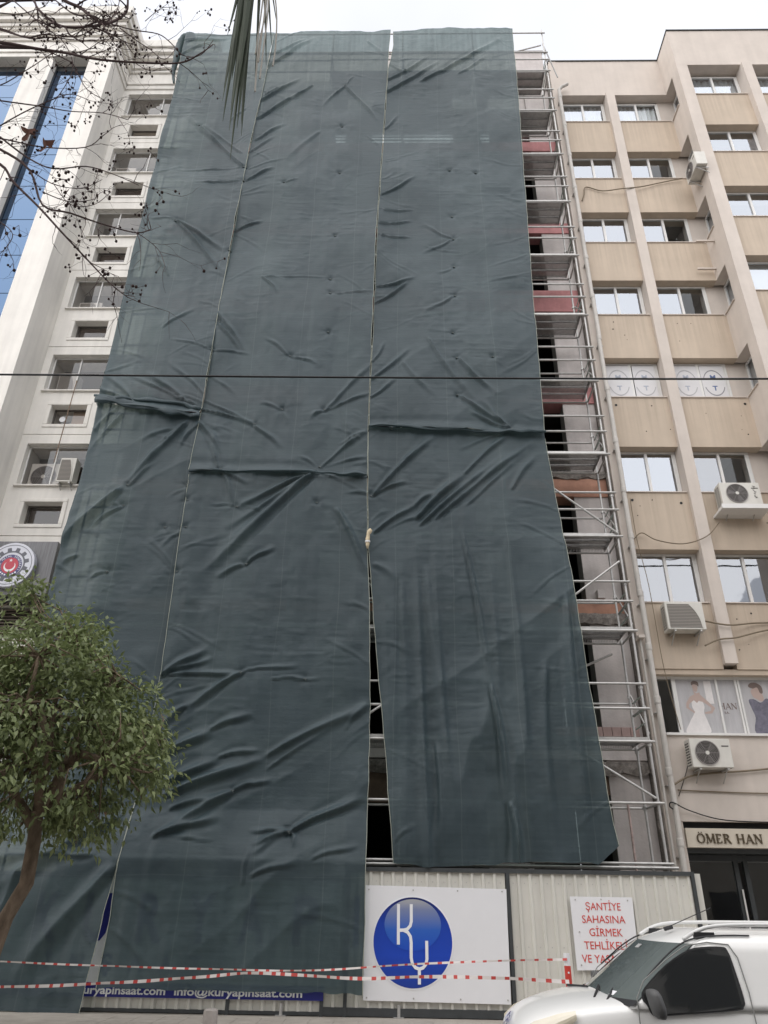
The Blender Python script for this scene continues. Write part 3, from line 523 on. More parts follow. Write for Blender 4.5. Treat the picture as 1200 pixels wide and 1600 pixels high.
cable([(7.0, 16.3, 7.75), (7.4, 16.2, 7.62), (7.7, 16.2, 7.6), (8.3, 16.33, 7.7), (9.2, 16.33, 7.72)], .02, 'dark cable running right from the grilled fan unit across the pilaster')
cable([(6.95, 16.2, 7.1), (7.3, 16.2, 7.25), (7.7, 16.2, 7.3), (8.4, 16.3, 7.5), (9.2, 16.3, 7.62)], .02, 'pale cable climbing to the right below the grilled fan unit')
cable([(6.2, 16.3, 4.7), (6.1, 16.33, 4.4), (5.85, 16.33, 3.9)], .008, 'thin black drain wire hanging from the lowest fan unit', M_black)
cable([(5.86, 16.33, 11.0), (5.85, 16.3, 9.8), (5.95, 16.3, 8.6), (5.98, 16.3, 6.6), (6.12, 16.3, 5.25)], .009, 'thin brown wire hanging down beside the drainpipe to the shop windows')

# air conditioners
def ac_unit(loc, w, h, d, style, label, rz=0, tray=False):
    r = empty('air_conditioner', loc, label, 'air conditioner', 'outdoor air conditioning units', rz)
    def lp(b, nm, m, par=None, bevel=0):
        me = b.mesh(nm, mats=m); o = bpy.data.objects.new(nm, me); COL.objects.link(o); o.parent = par or r; ORG[o] = ORG[r]
        if bevel: q = o.modifiers.new('bevel', 'BEVEL'); q.width = bevel; q.segments = 2; q.limit_method = 'ANGLE'
        return o
    cs = lp(MB().box(0, w, -d, 0, 0, h), 'casing', M_ac, bevel=.012)
    if style == 'fan':
        cx, cz, rr = w * .4, h * .5, min(h * .41, w * .33)
        lp(MB().disc_y(cx, cz, rr, -d - .004, -d + .02, 40), 'fan_opening', M_acd)
        g = MB()
        for q in range(1, 8): g.ring_y(cx, cz, rr * q / 8 - .003, rr * q / 8 + .002, -d - .014, -d - .008, 30)
        g.ring_y(cx, cz, rr - .006, rr + .014, -d - .018, -d - .003, 40)
        for q in range(6): a = q * math.pi / 3; g.stroke_y([(cx, cz), (cx + rr * math.cos(a), cz + rr * math.sin(a))], .008, -d - .0155, -d - .0145)
        lp(g, 'fan_grille', mat('ac_grille', (.28, .26, .25), .5, .3))
        bl = MB()
        for q in range(3):
            a = q * 2 * math.pi / 3 + .4; pts = [(cx + rr * s * math.cos(a + o), cz + rr * s * math.sin(a + o)) for s, o in ((.2, 0), (.9, .1), (.92, .75), (.25, .9))]
            bl.prism_y(pts, -d - .0065 - q * 1e-4, -d - .0045)
        lp(bl, 'fan_blade', mat('fan_blade', (.13, .12, .115), .4, .4))
        lp(MB().disc_y(cx, cz, rr * .17, -d - .024, -d, 20), 'fan_hub', M_ac)
        lp(MB().box(w * .78, w * .95, -d - .004, -d, h * .72, h * .76), 'label_strip', M_acd)
    else:
        pts = [(w * .06, h * .06)] + [(w * .90 - w * .26 * (t / 8) ** 2.2, h * .06 + h * .86 * t / 8) for t in range(9)] + [(w * .06, h * .92)]
        lp(MB().prism_y(pts, -d - .004, -d + .02), 'grille_panel', mat('grille_back', (.2, .185, .17), .6, .3))
        g = MB()
        for q in range(16):
            zz = h * (.09 + .82 * q / 15); tt = (zz / h - .06) / .86; xr = w * .90 - w * .26 * max(tt, 0) ** 2.2
            g.box(w * .06, xr, -d - .012, -d - .003, zz - .006, zz + .004)
        lp(g, 'grille_slat', mat('grille_slat', (.42, .39, .35), .5, .3))
        lp(MB().stroke_y(pts[1:-1], .02, -d - .016, -d), 'grille_rim', M_ac)
    v = MB()
    for q in range(9):
        for c in range(2): v.box(-.004, .01, -d * (.3 + .35 * c) - .04, -d * (.3 + .35 * c) + .05, h * .08 + h * .88 * q / 9.5, h * .08 + h * .88 * q / 9.5 + h * .045)
    lp(v, 'side_vent', M_acd)
    for x in (.15 * w, .82 * w):
        bk = MB(); bk.box(x, x + .035, -d - .02, .06, -.05, -.015); bk.tube([(x + .017, -d * .8, -.04), (x + .017, .05, -.26)], .014, 6); bk.box(x + .004, x + .03, -d + .05, -d + .09, -.015, 0)
        lp(bk, 'bracket', M_steel)
    if tray: lp(MB().box(-.1, w + .1, -d - .1, .12, -.16, -.1).box(-.1, w + .1, -d - .105, -d - .09, -.158, -.04), 'tray', M_alu)
    return r
AC1 = ac_unit((7.98, 16.28, 10.62), .98, .62, .34, 'fan', 'large fan unit on a metal tray at the fourth-floor beige windows', tray=True)
b = MB()
for q in range(7): b.stroke_y([(.80 + .02 * (q % 2), .52 - q * .05), (.87 - .03 * (q % 3), .50 - q * .05), (.83, .485 - q * .05)], .012, -.3465 - q * 1e-4, -.343)
me = b.mesh('casing_lettering', mats=M_acd); o = bpy.data.objects.new('casing_lettering', me); COL.objects.link(o); o.parent = AC1; ORG[o] = ORG[AC1]
ac_unit((6.13, 16.33, 7.42), .86, .66, .32, 'grille', 'boxy unit with slatted grille hung below a beige window beside the drainpipe')
ac_unit((6.12, 16.28, 4.42), .84, .58, .32, 'fan', 'fan unit fixed right under the poster windows of the shop')
ac_unit((9.53, 15.9, 22.25), .78, .58, .34, 'fan', 'fan unit mounted sideways on the return wall of the beige block', rz=R(-90))
for i, (x, y, z) in enumerate(((9.5, 15.95, 19.75), (9.5, 16.25, 18.9))):
    MB().box(x - .5, x + .05, y - .03, y + .03, z, z + .05).build('wall_bracket', M_pil, None, label=('upper' if i == 0 else 'lower') + ' of two empty metal bracket arms on the beige return wall', cat='bracket', group='empty bracket arms')

# round window stickers, fourth row
def decal(x0, w, z, strong, ltrs, label):
    r = empty('window_sticker', (x0, 16.61, z), label, 'sticker', 'round lettered window stickers')
    MB().box(x0, x0 + w, 16.632, 16.634, z, z + 1.22).build('frosted_film', M_film, r)
    c = mat('sticker_grey_%d' % strong, (.28, .28, .30) if strong else (.45, .45, .46), .6, .2); bl = mat('sticker_blue_%d' % strong, (.12, .17, .33) if strong else (.42, .45, .52), .6, .2)
    for a0 in (20, 200): MB().ring_y(x0 + w / 2, z + .62, .27, .292, 16.627, 16.63, 28, a0, a0 + 140, sq=1.55).build('sticker_arc', c, r)
    text('sticker_letter', 'M', .22, (x0 + w / 2, 16.629, z + .74), bl, r, bold=.006); text('sticker_letter', 'T', .22, (x0 + w / 2, 16.629, z + .36), bl, r, bold=.006)
zz = SILL[3] + .08
decal(5.85, .68, zz, 0, 'MT', 'very faded round sticker on leftmost pane beside the drainpipe'); decal(6.62, .62, zz, 0, 'MT', 'faded round sticker on right pane of left sticker window')
decal(7.74, .70, zz, 0, 'MT', 'faded blue round sticker on pane just right of the pilaster'); decal(8.52, .66, zz, 1, 'MT', 'clearest dark round sticker on rightmost pane of the sticker row')

# posters in the first-floor shop windows
M_skin = mat('poster_skin', (.48, .37, .33), .5, .3); M_hair = mat('poster_hair', (.19, .145, .13), .5, .3); M_dress = mat('poster_white_dress', (.74, .71, .70), .5, .3, var=.08, vscale=9)
M_pbg = mat('poster_grey', (.47, .46, .47), .5, .3, var=.15, vscale=3, stretch=(3, 1, .4)); M_ndress = mat('poster_navy_dress', (.17, .165, .21), .5, .3, var=.3, vscale=12)
def smooth_poly(pts, n=4):
    o = []; k = len(pts)
    for i in range(k):
        p0, p1, p2, p3 = (np.array(pts[(i + j) % k], float) for j in (-1, 0, 1, 2))
        for q in range(n):
            t = q / n; o.append(tuple(.5 * (2 * p1 + (p2 - p0) * t + (2 * p0 - 5 * p1 + 4 * p2 - p3) * t * t + (3 * p1 - p0 - 3 * p2 + p3) * t ** 3)))
    return o
def poster(x0, x1, label):
    r = empty('window_poster', (x0, 16.64, 5.23), label, 'poster'); MB().box(x0, x1, 16.634, 16.638, 5.235, 6.44).build('poster_sheet', M_pbg, r); return r
def shp(r, nm, m, pts, x0, x1, y, sm=True):
    P = [(x0 + (x1 - x0) * u, 5.235 + 1.205 * v) for u, v in pts]; MB().prism_y(smooth_poly(P) if sm else P, y, y + .001).build(nm, m, r)
p1 = poster(6.29, 7.18, 'shop window poster of a woman in a white gown with hands on hips')
D = (p1,); X0, X1 = 6.29, 7.18
shp(p1, 'printed_dress', M_dress, [(.36, .63), (.46, .58), (.58, .62), (.64, .5), (.60, .38), (.66, .2), (.66, .01), (.1, .01), (.2, .2), (.36, .38), (.33, .5)], X0, X1, 16.6325)
shp(p1, 'printed_skin', M_skin, [(.42, .82), (.46, .76), (.50, .74), (.58, .76), (.58, .72), (.66, .66), (.90, .47), (.80, .37), (.62, .36), (.62, .39), (.78, .42), (.80, .48), (.62, .58), (.52, .60), (.47, .56), (.40, .61), (.27, .54), (.25, .48), (.38, .40), (.36, .37), (.18, .47), (.2, .56), (.32, .68), (.44, .72)], X0, X1, 16.631, False)
shp(p1, 'printed_face', M_skin, [(.43, .9), (.53, .9), (.55, .84), (.51, .77), (.46, .78), (.42, .84)], X0, X1, 16.6302)
shp(p1, 'printed_hair', M_hair, [(.40, .89), (.41, .95), (.49, .975), (.58, .95), (.58, .87), (.53, .9), (.47, .91), (.43, .9)], X0, X1, 16.6296)
shp(p1, 'printed_column', M_dress, [(.72, .55), (.9, .55), (.9, .97), (.72, .97)], X0, X1, 16.6335, False)
p2 = poster(7.225, 7.62, 'narrow pale poster pane with cropped dark serif letters')
serif_text('HAN', 7.19, 5.78, .13, 16.629, 16.633, M_hair, p2, gap=.05); text('printed_letters', 'S.A.', .07, (7.33, 16.631, 5.68), M_hair, p2)
p3 = poster(7.725, 8.62, 'shop window poster of a person in a dark navy dress seen in profile'); X0, X1 = 7.725, 8.62
shp(p3, 'printed_dress', M_ndress, [(.16, .62), (.3, .64), (.45, .58), (.62, .66), (.75, .55), (.66, .35), (.75, .02), (.18, .02), (.24, .3), (.2, .45)], X0, X1, 16.6325)
shp(p3, 'printed_face', M_skin, [(.28, .82), (.26, .76), (.3, .68), (.38, .64), (.48, .6), (.55, .66), (.5, .8), (.4, .87)], X0, X1, 16.631)
shp(p3, 'printed_hair', M_hair, [(.22, .88), (.28, .94), (.42, .95), (.55, .88), (.55, .76), (.48, .76), (.44, .86), (.32, .84)], X0, X1, 16.6302)
p4 = poster(8.725, 9.5, 'plain pale poster pane at right end of the shop windows')

# ================================================================== left building (white)
BL_ = empty('white_office_building', (-10.2, 16.4, .136), 'white office block with moulded cornice, blue glass strips and square columns', 'building')
def lpart(nm, m, *boxes, bevel=0):
    b = MB()
    for q in boxes: b.box(*q)
    return b.build(nm, m, BL_, bevel=bevel)
LS = [8.225 + 3.065 * k for k in range(7)]   # sills
M_gl = glass('grey_office_glass', .07, tint=(.80, .78, .77), bumpy=.03)
XR = -6.9
M_lroom = mat('balcony_wall', (.46, .42, .39), .9, .1)
for k in range(7):
    s = LS[k]; h = s + 1.34
    if k >= 1:
        lpart('jamb', M_white, (-10.2, -9.99, 16.4, 17.2, s, h))
        lpart('sill', M_white2, (-10.03, XR, 16.33, 16.75, s, s + .035))
        f = MB(); y0 = 16.56
        f.box(-9.985, XR, y0, y0 + .05, s + .035, s + .075); f.box(-9.985, XR, y0, y0 + .05, h - .045, h - .003); f.box(-9.985, -9.945, y0 + .001, y0 + .049, s + .07, h - .04)
        mxs = -9.22 if k < 5 else -8.75
        f.box(mxs, mxs + .035, y0 + .002, y0 + .048, s + .07, h - .04)
        w_ = f.build('window', M_alu, BL_)
        for a, c in ((-9.945, mxs), (mxs + .035, XR)): MB().face([(a, 16.585, s + .07), (c, 16.585, s + .07), (c, 16.585, h - .04), (a, 16.585, h - .04)]).build('pane', M_gl, w_)
    # wall strips with groove up to next sill
    if k < 6:
        s2 = LS[k + 1]; zb, zt = s2 - 1.1, s2 - .46; gv = s2 - 1.43
        z_start = h if k >= 1 else 9.5
        lpart('wall', M_white, (-10.2, XR, 16.4, 17.2, z_start, gv - .012))
        lpart('wall', M_white, (-10.2, XR, 16.4, 17.2, gv + .012, zb), (-10.2, -9.62, 16.4, 17.2, zb, zt), (-8.62, XR, 16.4, 17.2, zb, zt), (-10.2, XR, 16.4, 17.2, zt, s2))
        # moulding round the small window
        m_ = MB(); a, b_ = -9.62, -8.62
        m_.box(a - .12, b_ + .12, 16.375, 16.405, zt, zt + .1); m_.box(a - .12, b_ + .12, 16.375, 16.405, zb - .1, zb)
        m_.box(a - .12, a, 16.376, 16.405, zb, zt); m_.box(b_, b_ + .12, 16.376, 16.405, zb, zt)
        m_.build('window_surround', M_white2, BL_, bevel=.015)
        sw = MB(); sw.box(a, b_, 16.62, 16.66, zb, zb + .04).box(a, b_, 16.62, 16.66, zt - .04, zt).box(a, a + .04, 16.621, 16.659, zb + .04, zt - .04).box(b_ - .04, b_, 16.621, 16.659, zb + .04, zt - .04)
        so_ = sw.build('small_window', mat('bronze_frame', (.11, .10, .09), .4, .4), BL_)
        MB().face([(a + .04, 16.645, zb + .04), (b_ - .04, 16.645, zb + .04), (b_ - .04, 16.645, zt - .04), (a + .04, 16.645, zt - .04)]).build('pane', M_gl, so_)
        if k in (0, 2, 3, 4):
            lv = MB(); n = 13
            for q in range(n): z_ = zb + .06 + (zt - zb - .1) * q / n; lv.face([(a + .045, 16.72, z_), (b_ - .045, 16.72, z_), (b_ - .045, 16.68, z_ + .035), (a + .045, 16.68, z_ + .035)])
            lv.build('blind_slat', mat('brown_blind', (.20, .165, .14), .6, .3), so_)
        elif k == 1:
            MB().box(a + .5, b_ - .05, 16.7, 16.71, zb + .04, zt).build('blind', mat('tan_blind', (.42, .33, .26), .8, .2), so_)
            MB().disc_y(a + .26, zb + .33, .085, 16.635, 16.642, 24).build('round_sticker', M_wht, so_)
        else:
            MB().box(a + .05, b_ - .05, 16.9, 16.92, zb + .04, zt).build('blind', mat('tan_blind', (.42, .33, .26), .8, .2), so_)
lpart('wall', M_white, (-10.2, XR, 16.4, 17.2, LS[6] + 1.34, 28.2))
ib = MB()
for k in range(1, 8): ib.box(-10.19, XR + .05, 17.2, 18.6, LS[k - 1] + 1.45, LS[k - 1] + 1.7)
ib.box(-10.19, XR + .05, 18.6, 18.8, 8, 29); ib.box(-10.4, -10.2, 17.2, 18.6, 8, 29); ib.box(XR, XR + .1, 17.2, 18.6, 8, 29)
ib.build('balcony_interior', M_lroom, BL_)
lpart('wall', M_white, (-17, -6.75, 18.9, 26, .136, 30))
# columns and glass strips
M_blue = mat('blue_mirror_glass', (.085, .135, .22), .04, .5, metal=1.0)
for x0, x1 in ((-11.05, -10.201), (-13.2, -12.32), (-15.6, -14.7)):
    lpart('column', M_white, (x0, x1, 15.2, 17.0, .136, 28.2)); lpart('column_panel', M_white2, (x0 + .17, x1 - .17, 15.185, 15.21, 27.35, 27.8), bevel=.01)
lpart('rear_wall', M_white, (-15.6, -10.3, 17.0, 18.8, .136, 28.2))
bmesh_ = MB().box(0, 1, 0, .03, 0, 1)
for x0, x1 in ((-12.32, -11.05), (-14.7, -13.2)):
    z = 27.9
    while z > 1:
        MB().box(x0 + .03, x1 - .02, 15.5, 15.53, z - 1.515, z - .012).build('glass_pane', M_blue, BL_); z -= 1.53
    lpart('mullion', M_char, (x0, x1, 15.52, 15.6, .136, 28.2)); lpart('mullion', M_char, (x0 + .001, x0 + .03, 15.44, 15.52, .136, 28.15))
CL = [(28.2, 28.42, .05), (28.42, 28.52, .10), (28.52, 29.15, .02), (29.15, 29.3, .09), (29.3, 29.44, .17), (29.44, 29.86, .07), (29.86, 30.06, .2), (30.06, 30.3, .32), (30.3, 30.72, .4)]
for z0, z1, p in CL:
    lpart('cornice', M_white2, (-17.5, -10.2 + p, 15.2 - p, 17.9, z0, z1), (-10.2 + p, XR, 16.4 - p, 17.9, z0, z1), bevel=.02)
d = MB()
for i in range(60): d.box(-16 + i * .1, -16 + i * .1 + .05, 15.03, 15.12, 29.7, 29.78)
d.build('dentil', M_white2, BL_)
# stone sign panel and emblem
lpart('lower_wall', M_white, (-10.2, XR, 16.42, 17.2, .136, 7.2), (-10.2, XR, 16.42, 17.2, 8.02, 9.5))
lv = MB()
for q in range(10): lv.box(-10.15, -8.7, 16.6, 16.64, 7.22 + q * .08, 7.26 + q * .08)
lv.build('vent_slat', mat('brown_blind', (.20, .165, .14)), BL_)
lpart('vent_back', M_dark, (-10.2, XR, 16.8, 17.2, 7.2, 8.02))
M_slate = mat('grey_slate', (.17, .17, .18), .35, .5, var=.5, vscale=3, stretch=(7, 1, .5))
sg = MB().box(-12.2, -8.27, 15.98, 16.4, 8.1, 9.5).build('stone_sign_panel', M_slate, None, label='dark grey stone sign panel under the lowest windows of the white block', cat='sign', bevel=.006)
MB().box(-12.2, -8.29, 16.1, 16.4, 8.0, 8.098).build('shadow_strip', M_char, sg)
em = empty('round_emblem', (-9.22, 15.97, 8.25), 'round white emblem with red crescent centre and grey gear on the stone panel', 'emblem')
cx, cz = -9.22, 8.82
M_em = mat('emblem_white', (.66, .67, .74), .35, .4); M_emg = mat('emblem_grey', (.12, .125, .15), .4, .4); M_emb = mat('emblem_blue', (.08, .08, .20), .4, .4); M_emr = mat('emblem_red', (.52, .06, .09), .4, .4)
MB().disc_y(cx, cz, .57, 15.83, 15.98, 56).build('disc', M_em, em, bevel=.01)
MB().ring_y(cx, cz, .5, .512, 15.826, 15.83, 56).build('rim_line', M_emg, em)
g = MB()
for q in range(12):
    a = R(15 + 30 * q); pts = []
    for rr, da in ((.335, -9), (.44, -6), (.44, 6), (.335, 9)): pts.append((cx + rr * math.cos(a + R(da)), cz + rr * math.sin(a + R(da))))
    g.prism_y(pts, 15.8262 - q * 1e-5, 15.83)
g.ring_y(cx, cz, .315, .35, 15.826, 15.83, 48).build('gear', M_emg, em)
MB().disc_y(cx, cz - .03, .285, 15.8245, 15.829, 44).build('blue_ring', M_emb, em); MB().disc_y(cx, cz - .03, .205, 15.823, 15.828, 40).build('red_centre', M_emr, em)
cres = [(cx + .14 * math.cos(R(a)), cz - .05 + .14 * math.sin(R(a))) for a in range(140, 401, 10)] + [(cx + .115 * math.cos(R(a)), cz - .02 + .115 * math.sin(R(a))) for a in range(395, 144, -10)]
cm_ = MB(); n = len(cres) // 2
for i in range(n - 1): cm_.prism_y([cres[i], cres[i + 1], cres[-i - 2], cres[-i - 1]], 15.821, 15.825)
cm_.build('crescent', M_wht, em)
MB().prism_y([(cx + (.045 if i % 2 == 0 else .018) * math.sin(R(36 * i)), cz + .105 + (.045 if i % 2 == 0 else .018) * math.cos(R(36 * i))) for i in range(10)], 15.821, 15.825).build('star', M_wht, em)
for i, ch in enumerate('TÜRK METAL SENDİKASI'):
    if ch == ' ': continue
    a = R(205 - i * 12.1); text('ring_letter', ch, .07, (cx + .222 * math.cos(a), 15.823, cz - .03 + .222 * math.sin(a)), M_wht, em, rot=a - math.pi / 2)
for q in range(7):
    a = R(225 + q * 15); MB().disc_y(cx + .245 * math.cos(a), cz - .03 + .245 * math.sin(a), .022, 15.8225, 15.826, 8).build('ring_dot', M_wht, em)
# units behind the glass
ac_unit((-9.86, 17.0, 11.33), .98, .82, .34, 'fan', 'big fan unit behind glass of the lowest balcony window on the white block')
ac_unit((-8.86, 16.5, 11.33), .42, .72, .3, 'grille', 'narrow white unit standing beside the big fan unit at the tarp edge')
ac_unit((-9.85, 17.1, 14.6), .55, .7, .34, 'grille', 'unit behind glass of the second-lowest balcony window on the white block')
ac_unit((-9.8, 17.0, 17.5), .7, .45, .34, 'grille', 'unit low behind glass, third balcony window up on the white block')
ac_unit((-9.85, 17.0, 23.6), .7, .6, .34, 'grille', 'unit behind glass of the second-highest balcony window on the white block')
MB().tube([(-8.75, 15.7, 11.6), (-8.72, 15.7, 14.2)], .014, 6).build('thin_rod', mat('rusty_rod', (.2, .14, .1), .7, .2), None, label='thin rusty rod standing upright in front of the white block windows', cat='rod')

# ================================================================== concrete building behind the scaffold
BC_ = empty('concrete_building', (-1, 16.7, .136), 'stripped concrete building with pink floor beams and empty dark openings behind the scaffold', 'building')
def cpart(nm, m, *boxes, bevel=0):
    b = MB()
    for q in boxes: b.box(*q)
    return b.build(nm, m, BC_, bevel=bevel)
M_pierc = mat('pier_concrete', (.62, .57, .55), .9, .1, var=.14, vscale=2.5, bump=.4, bscale=20, streak=.12)
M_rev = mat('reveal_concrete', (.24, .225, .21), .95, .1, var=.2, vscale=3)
for x0, x1 in ((4.55, 5.42), (1.9, 2.8), (-1.95, -1.05), (-4.6, -3.7), (-7.6, -6.75)):
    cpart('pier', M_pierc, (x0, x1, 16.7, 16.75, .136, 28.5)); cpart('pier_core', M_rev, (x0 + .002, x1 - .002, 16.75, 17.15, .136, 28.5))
beams = [(4.36, 4.62, M_concd), (4.66, 5.12, M_pierc), (7.75, 8.02, M_concd), (8.02, 8.34, M_orange), (11.22, 11.75, M_orange), (11.77, 11.98, M_concd), (14.2, 14.75, M_pink), (17.6, 18.45, M_pink), (20.95, 21.4, M_pink), (25.02, 25.5, M_pink), (28.5, 29.1, M_conc)]
for i, (z0, z1, m) in enumerate(beams):
    b = MB()
    if m is M_concd:
        n = 90; random.seed(i)
        xs = np.linspace(-7.6, 5.42, n); pr = []
        for x in xs:
            j = random.uniform(-.05, .03); jz = random.uniform(-.06, .04); pr.append([(x, 16.62 + j, z0 + jz), (x, 16.60 + random.uniform(-.04, .04), (z0 + z1) / 2), (x, 16.64 + random.uniform(-.03, .03), z1), (x, 17.1, z1), (x, 17.1, z0)])
        b.rings(pr)
    else: b.box(-7.6, 5.42, 16.66, 17.14, z0, z1)
    b.build('floor_beam', m, BC_)
for i in range(9): cpart('brick', mat('pink_brick', (.40, .29, .27), .9, .1, var=.2), (3.5 + i * .2, 3.69 + i * .2, 16.5, 16.66, 5.13, 5.33), bevel=.004)
cpart('block', M_pierc, (4.78, 4.95, 16.5, 16.7, 8.36, 8.58))
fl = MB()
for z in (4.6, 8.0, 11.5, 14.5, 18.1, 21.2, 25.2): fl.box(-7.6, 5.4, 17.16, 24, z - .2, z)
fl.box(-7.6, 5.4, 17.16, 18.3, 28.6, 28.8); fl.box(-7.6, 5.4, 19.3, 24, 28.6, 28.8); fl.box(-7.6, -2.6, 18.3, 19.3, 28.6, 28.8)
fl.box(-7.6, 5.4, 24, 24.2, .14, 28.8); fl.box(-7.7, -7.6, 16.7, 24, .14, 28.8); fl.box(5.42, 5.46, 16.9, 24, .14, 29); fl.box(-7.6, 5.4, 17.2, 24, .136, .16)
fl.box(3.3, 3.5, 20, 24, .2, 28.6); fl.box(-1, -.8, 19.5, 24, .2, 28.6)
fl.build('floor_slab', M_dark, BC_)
cpart('lintel_wall', mat('brown_plaster', (.22, .16, .12), .9, .1, var=.3), (-1.05, 1.9, 16.72, 17, 3.75, 4.36), (2.8, 4.55, 16.72, 17, 3.95, 4.36))
cpart('top_wall', M_pierc, (-7.6, 5.42, 16.72, 16.95, 29.1, 30.95)); cpart('top_wall_cap', M_conc, (-7.65, 5.46, 16.66, 17, 30.95, 31.0))
cpart('window_grid', M_pierc, (3.2, 4.55, 16.78, 17.1, 26.12, 28.5))
# rough render edge between the two buildings
e = MB(); random.seed(5); pr = []
for i in range(120):
    z = .14 + i * .245; pr.append([(5.43 + random.uniform(-.04, .02), 16.5, z), (5.5, 16.45 + random.uniform(-.05, .03), z), (5.53, 16.7, z), (5.43, 16.75, z)])
e.rings(pr).build('rough_edge', M_concd, BC_)

# ================================================================== opposite side of the street (seen in reflections)
def opposite(x0, x1, hgt, col, label, seed):
    r = empty('street_building', ((x0 + x1) / 2, -9, .136), label, 'building', 'buildings across the street')
    m = mat('opposite_wall_%d' % seed, col, .85, .2, var=.1, vscale=1)
    MB().box(x0, x1, -20, -9, .136, hgt).build('wall', m, r); MB().box(x0 - .2, x1 + .2, -20, -8.8, hgt, hgt + .3).build('roof', M_conc, r)
    wm = MB().box(0, 1.8, 0, .05, 0, 1.5).mesh('window', mats=mat('opposite_glass', (.04, .045, .05), .1, .5))
    n = int((x1 - x0) / 3.2)
    for i in range(n):
        for k in range(int(hgt / 3.1)): place('window', wm, r, (x0 + .9 + i * 3.2, -8.99, 1.2 + k * 3.1))
opposite(-28, -9, 16, (.58, .53, .47), 'tan building across the street behind the viewer on the left', 1)
opposite(-9, 12, 19, (.55, .54, .52), 'grey building across the street behind the viewer', 2)
opposite(12, 30, 16, (.6, .55, .47), 'cream building across the street behind the viewer on the right', 3)
# ================================================================== scaffold
SF = empty('scaffold', (-1.2, 15.75, .136), 'galvanised tube scaffold with perforated steel decks standing in front of the concrete building', 'scaffold')
SX = [5.07, 2.55, .05, -2.45, -4.95, -7.45]; YF, YB = 15.32, 16.17
LV = [2.57, 3.69, 4.85, 7.18, 9.45, 11.7, 13.95, 16.22, 18.5, 20.78, 23.0, 25.22, 27.43, 29.7]
def tubemesh(a, b, r=.026, n=8): return MB().tube([a, b], r, n)
stf = tubemesh((0, 0, 0), (0, 0, 29.9 - .14)).mesh('standard', mats=M_steel)
stb = tubemesh((0, 0, 0), (0, 0, 27.9 - .14)).mesh('standard', mats=M_steel)
cl = MB().tube([(0, 0, -.035), (0, 0, .035)], .042, 8).box(-.05, .05, -.012, .012, -.012, .012).mesh('coupler', mats=M_steel)
for x in SX:
    place('standard', stf, SF, (x, YF, .136)); place('standard', stb, SF, (x, YB, .136))
led = tubemesh((0, 0, 0), (2.5, 0, 0)).mesh('ledger', mats=M_steel); led1 = tubemesh((-.1, 0, 0), (2.62, 0, 0)).mesh('ledger', mats=M_steel)
trn = tubemesh((0, 0, 0), (0, .85, 0), .024).mesh('transom', mats=M_steel)
M_deck = perforated('perforated_deck', (.42, .41, .40))
dk = MB()
dk.box(.04, 2.44, 0, .275, .03, .034); dk.box(.04, 2.44, 0, .006, -.03, .03); dk.box(.04, 2.44, .269, .275, -.03, .03)
dk.box(.04, .07, .006, .269, -.028, .028); dk.box(2.41, 2.44, .006, .269, -.028, .028)
deck = dk.mesh('deck', mats=M_deck)
toe = MB().box(0, 2.5, -.008, .0, 0, .06).mesh('deck_edge', mats=M_steel)
random.seed(21)
for bi in range(5):
    xl = SX[bi + 1]
    for li, z in enumerate(LV):
        place('ledger', led1 if bi == 0 else led, SF, (xl, YF - .05, z - (.06 if li else 0)))
        isdeck = li >= 2 and z < 28
        if isdeck:
            place('deck_edge', toe, SF, (xl, YF - .02, z - .03))
            for dz in ((.62, 1.1) if z < 27 else (.62, 1.0)):
                place('ledger', led1 if bi == 0 else led, SF, (xl, YF - .05, z + dz + random.uniform(-.03, .03)))
        if bi < 3 and z < 28:
            place('ledger', led, SF, (xl, YB + .05, z - .05))
            if isdeck:
                place('ledger', led, SF, (xl, YB + .05, z + .9 + random.uniform(-.06, .06)))
                for q in range(3): place('deck', deck, SF, (xl, YF + .02 + q * .283, z))
for x in SX[:4]:
    for li, z in enumerate(LV[:-1]):
        place('transom', trn, SF, (x + .03, YF, z - .06))
        if li >= 2: place('transom', trn, SF, (x + .03, YF, z + .65))
        for y in (YF, YB): place('coupler', cl, SF, (x, y, z - .05)); place('coupler', cl, SF, (x, y, z + 1.05))
# end guard frame with small braces on the right side
for li, z in enumerate(LV[2:-1]):
    MB().tube([(5.1, YF, z + .1), (5.1, YB, z + 1.1)], .018, 6).build('end_brace', M_steel, SF)
    for dz in (.35, .62, .9): MB().tube([(5.1, YF + .1, z + dz), (5.1, YB - .05, z + dz)], .014, 6).build('end_rail', mat('green_tube', (.30, .36, .32), .5, .4), SF)
for a, b_ in (((2.6, 15.26, 11.6), (5.07, 15.26, 9.45)), ((2.6, 15.26, 6.95), (5.0, 15.26, 8.75)), ((2.5, 15.26, 5.3), (5.02, 15.26, 3.72)), ((-2.4, 15.26, 4.1), (.05, 15.26, 5.7)), ((-2.4, 15.26, 3.9), (-4.9, 15.26, 5.4)), ((2.7, 16.0, 5.9), (4.8, 16.1, 6.85)), ((.1, 15.26, 7.4), (-1.6, 15.26, 9.1)), ((3.2, 15.3, 28.2), (5.0, 15.4, 29.1))):
    MB().tube([a, b_], .026, 8).build('diagonal_brace', M_steel, SF)
MB().tube([(5.07, 15.4, 29.2), (5.6, 15.9, 28.0)], .024, 8).build('diagonal_brace', M_steel, SF)
MB().tube([(-1, 15.27, 2.5), (5.25, 15.27, 2.5)], .028, 8).build('ledger', M_steel, SF)
pp = MB().tube([(4.72, 16.14, .14), (4.72, 16.14, 3.7)], .026, 8).build('painted_standard', mat('pinkish_tube', (.50, .38, .35), .5, .3, var=.4, vscale=12), SF)

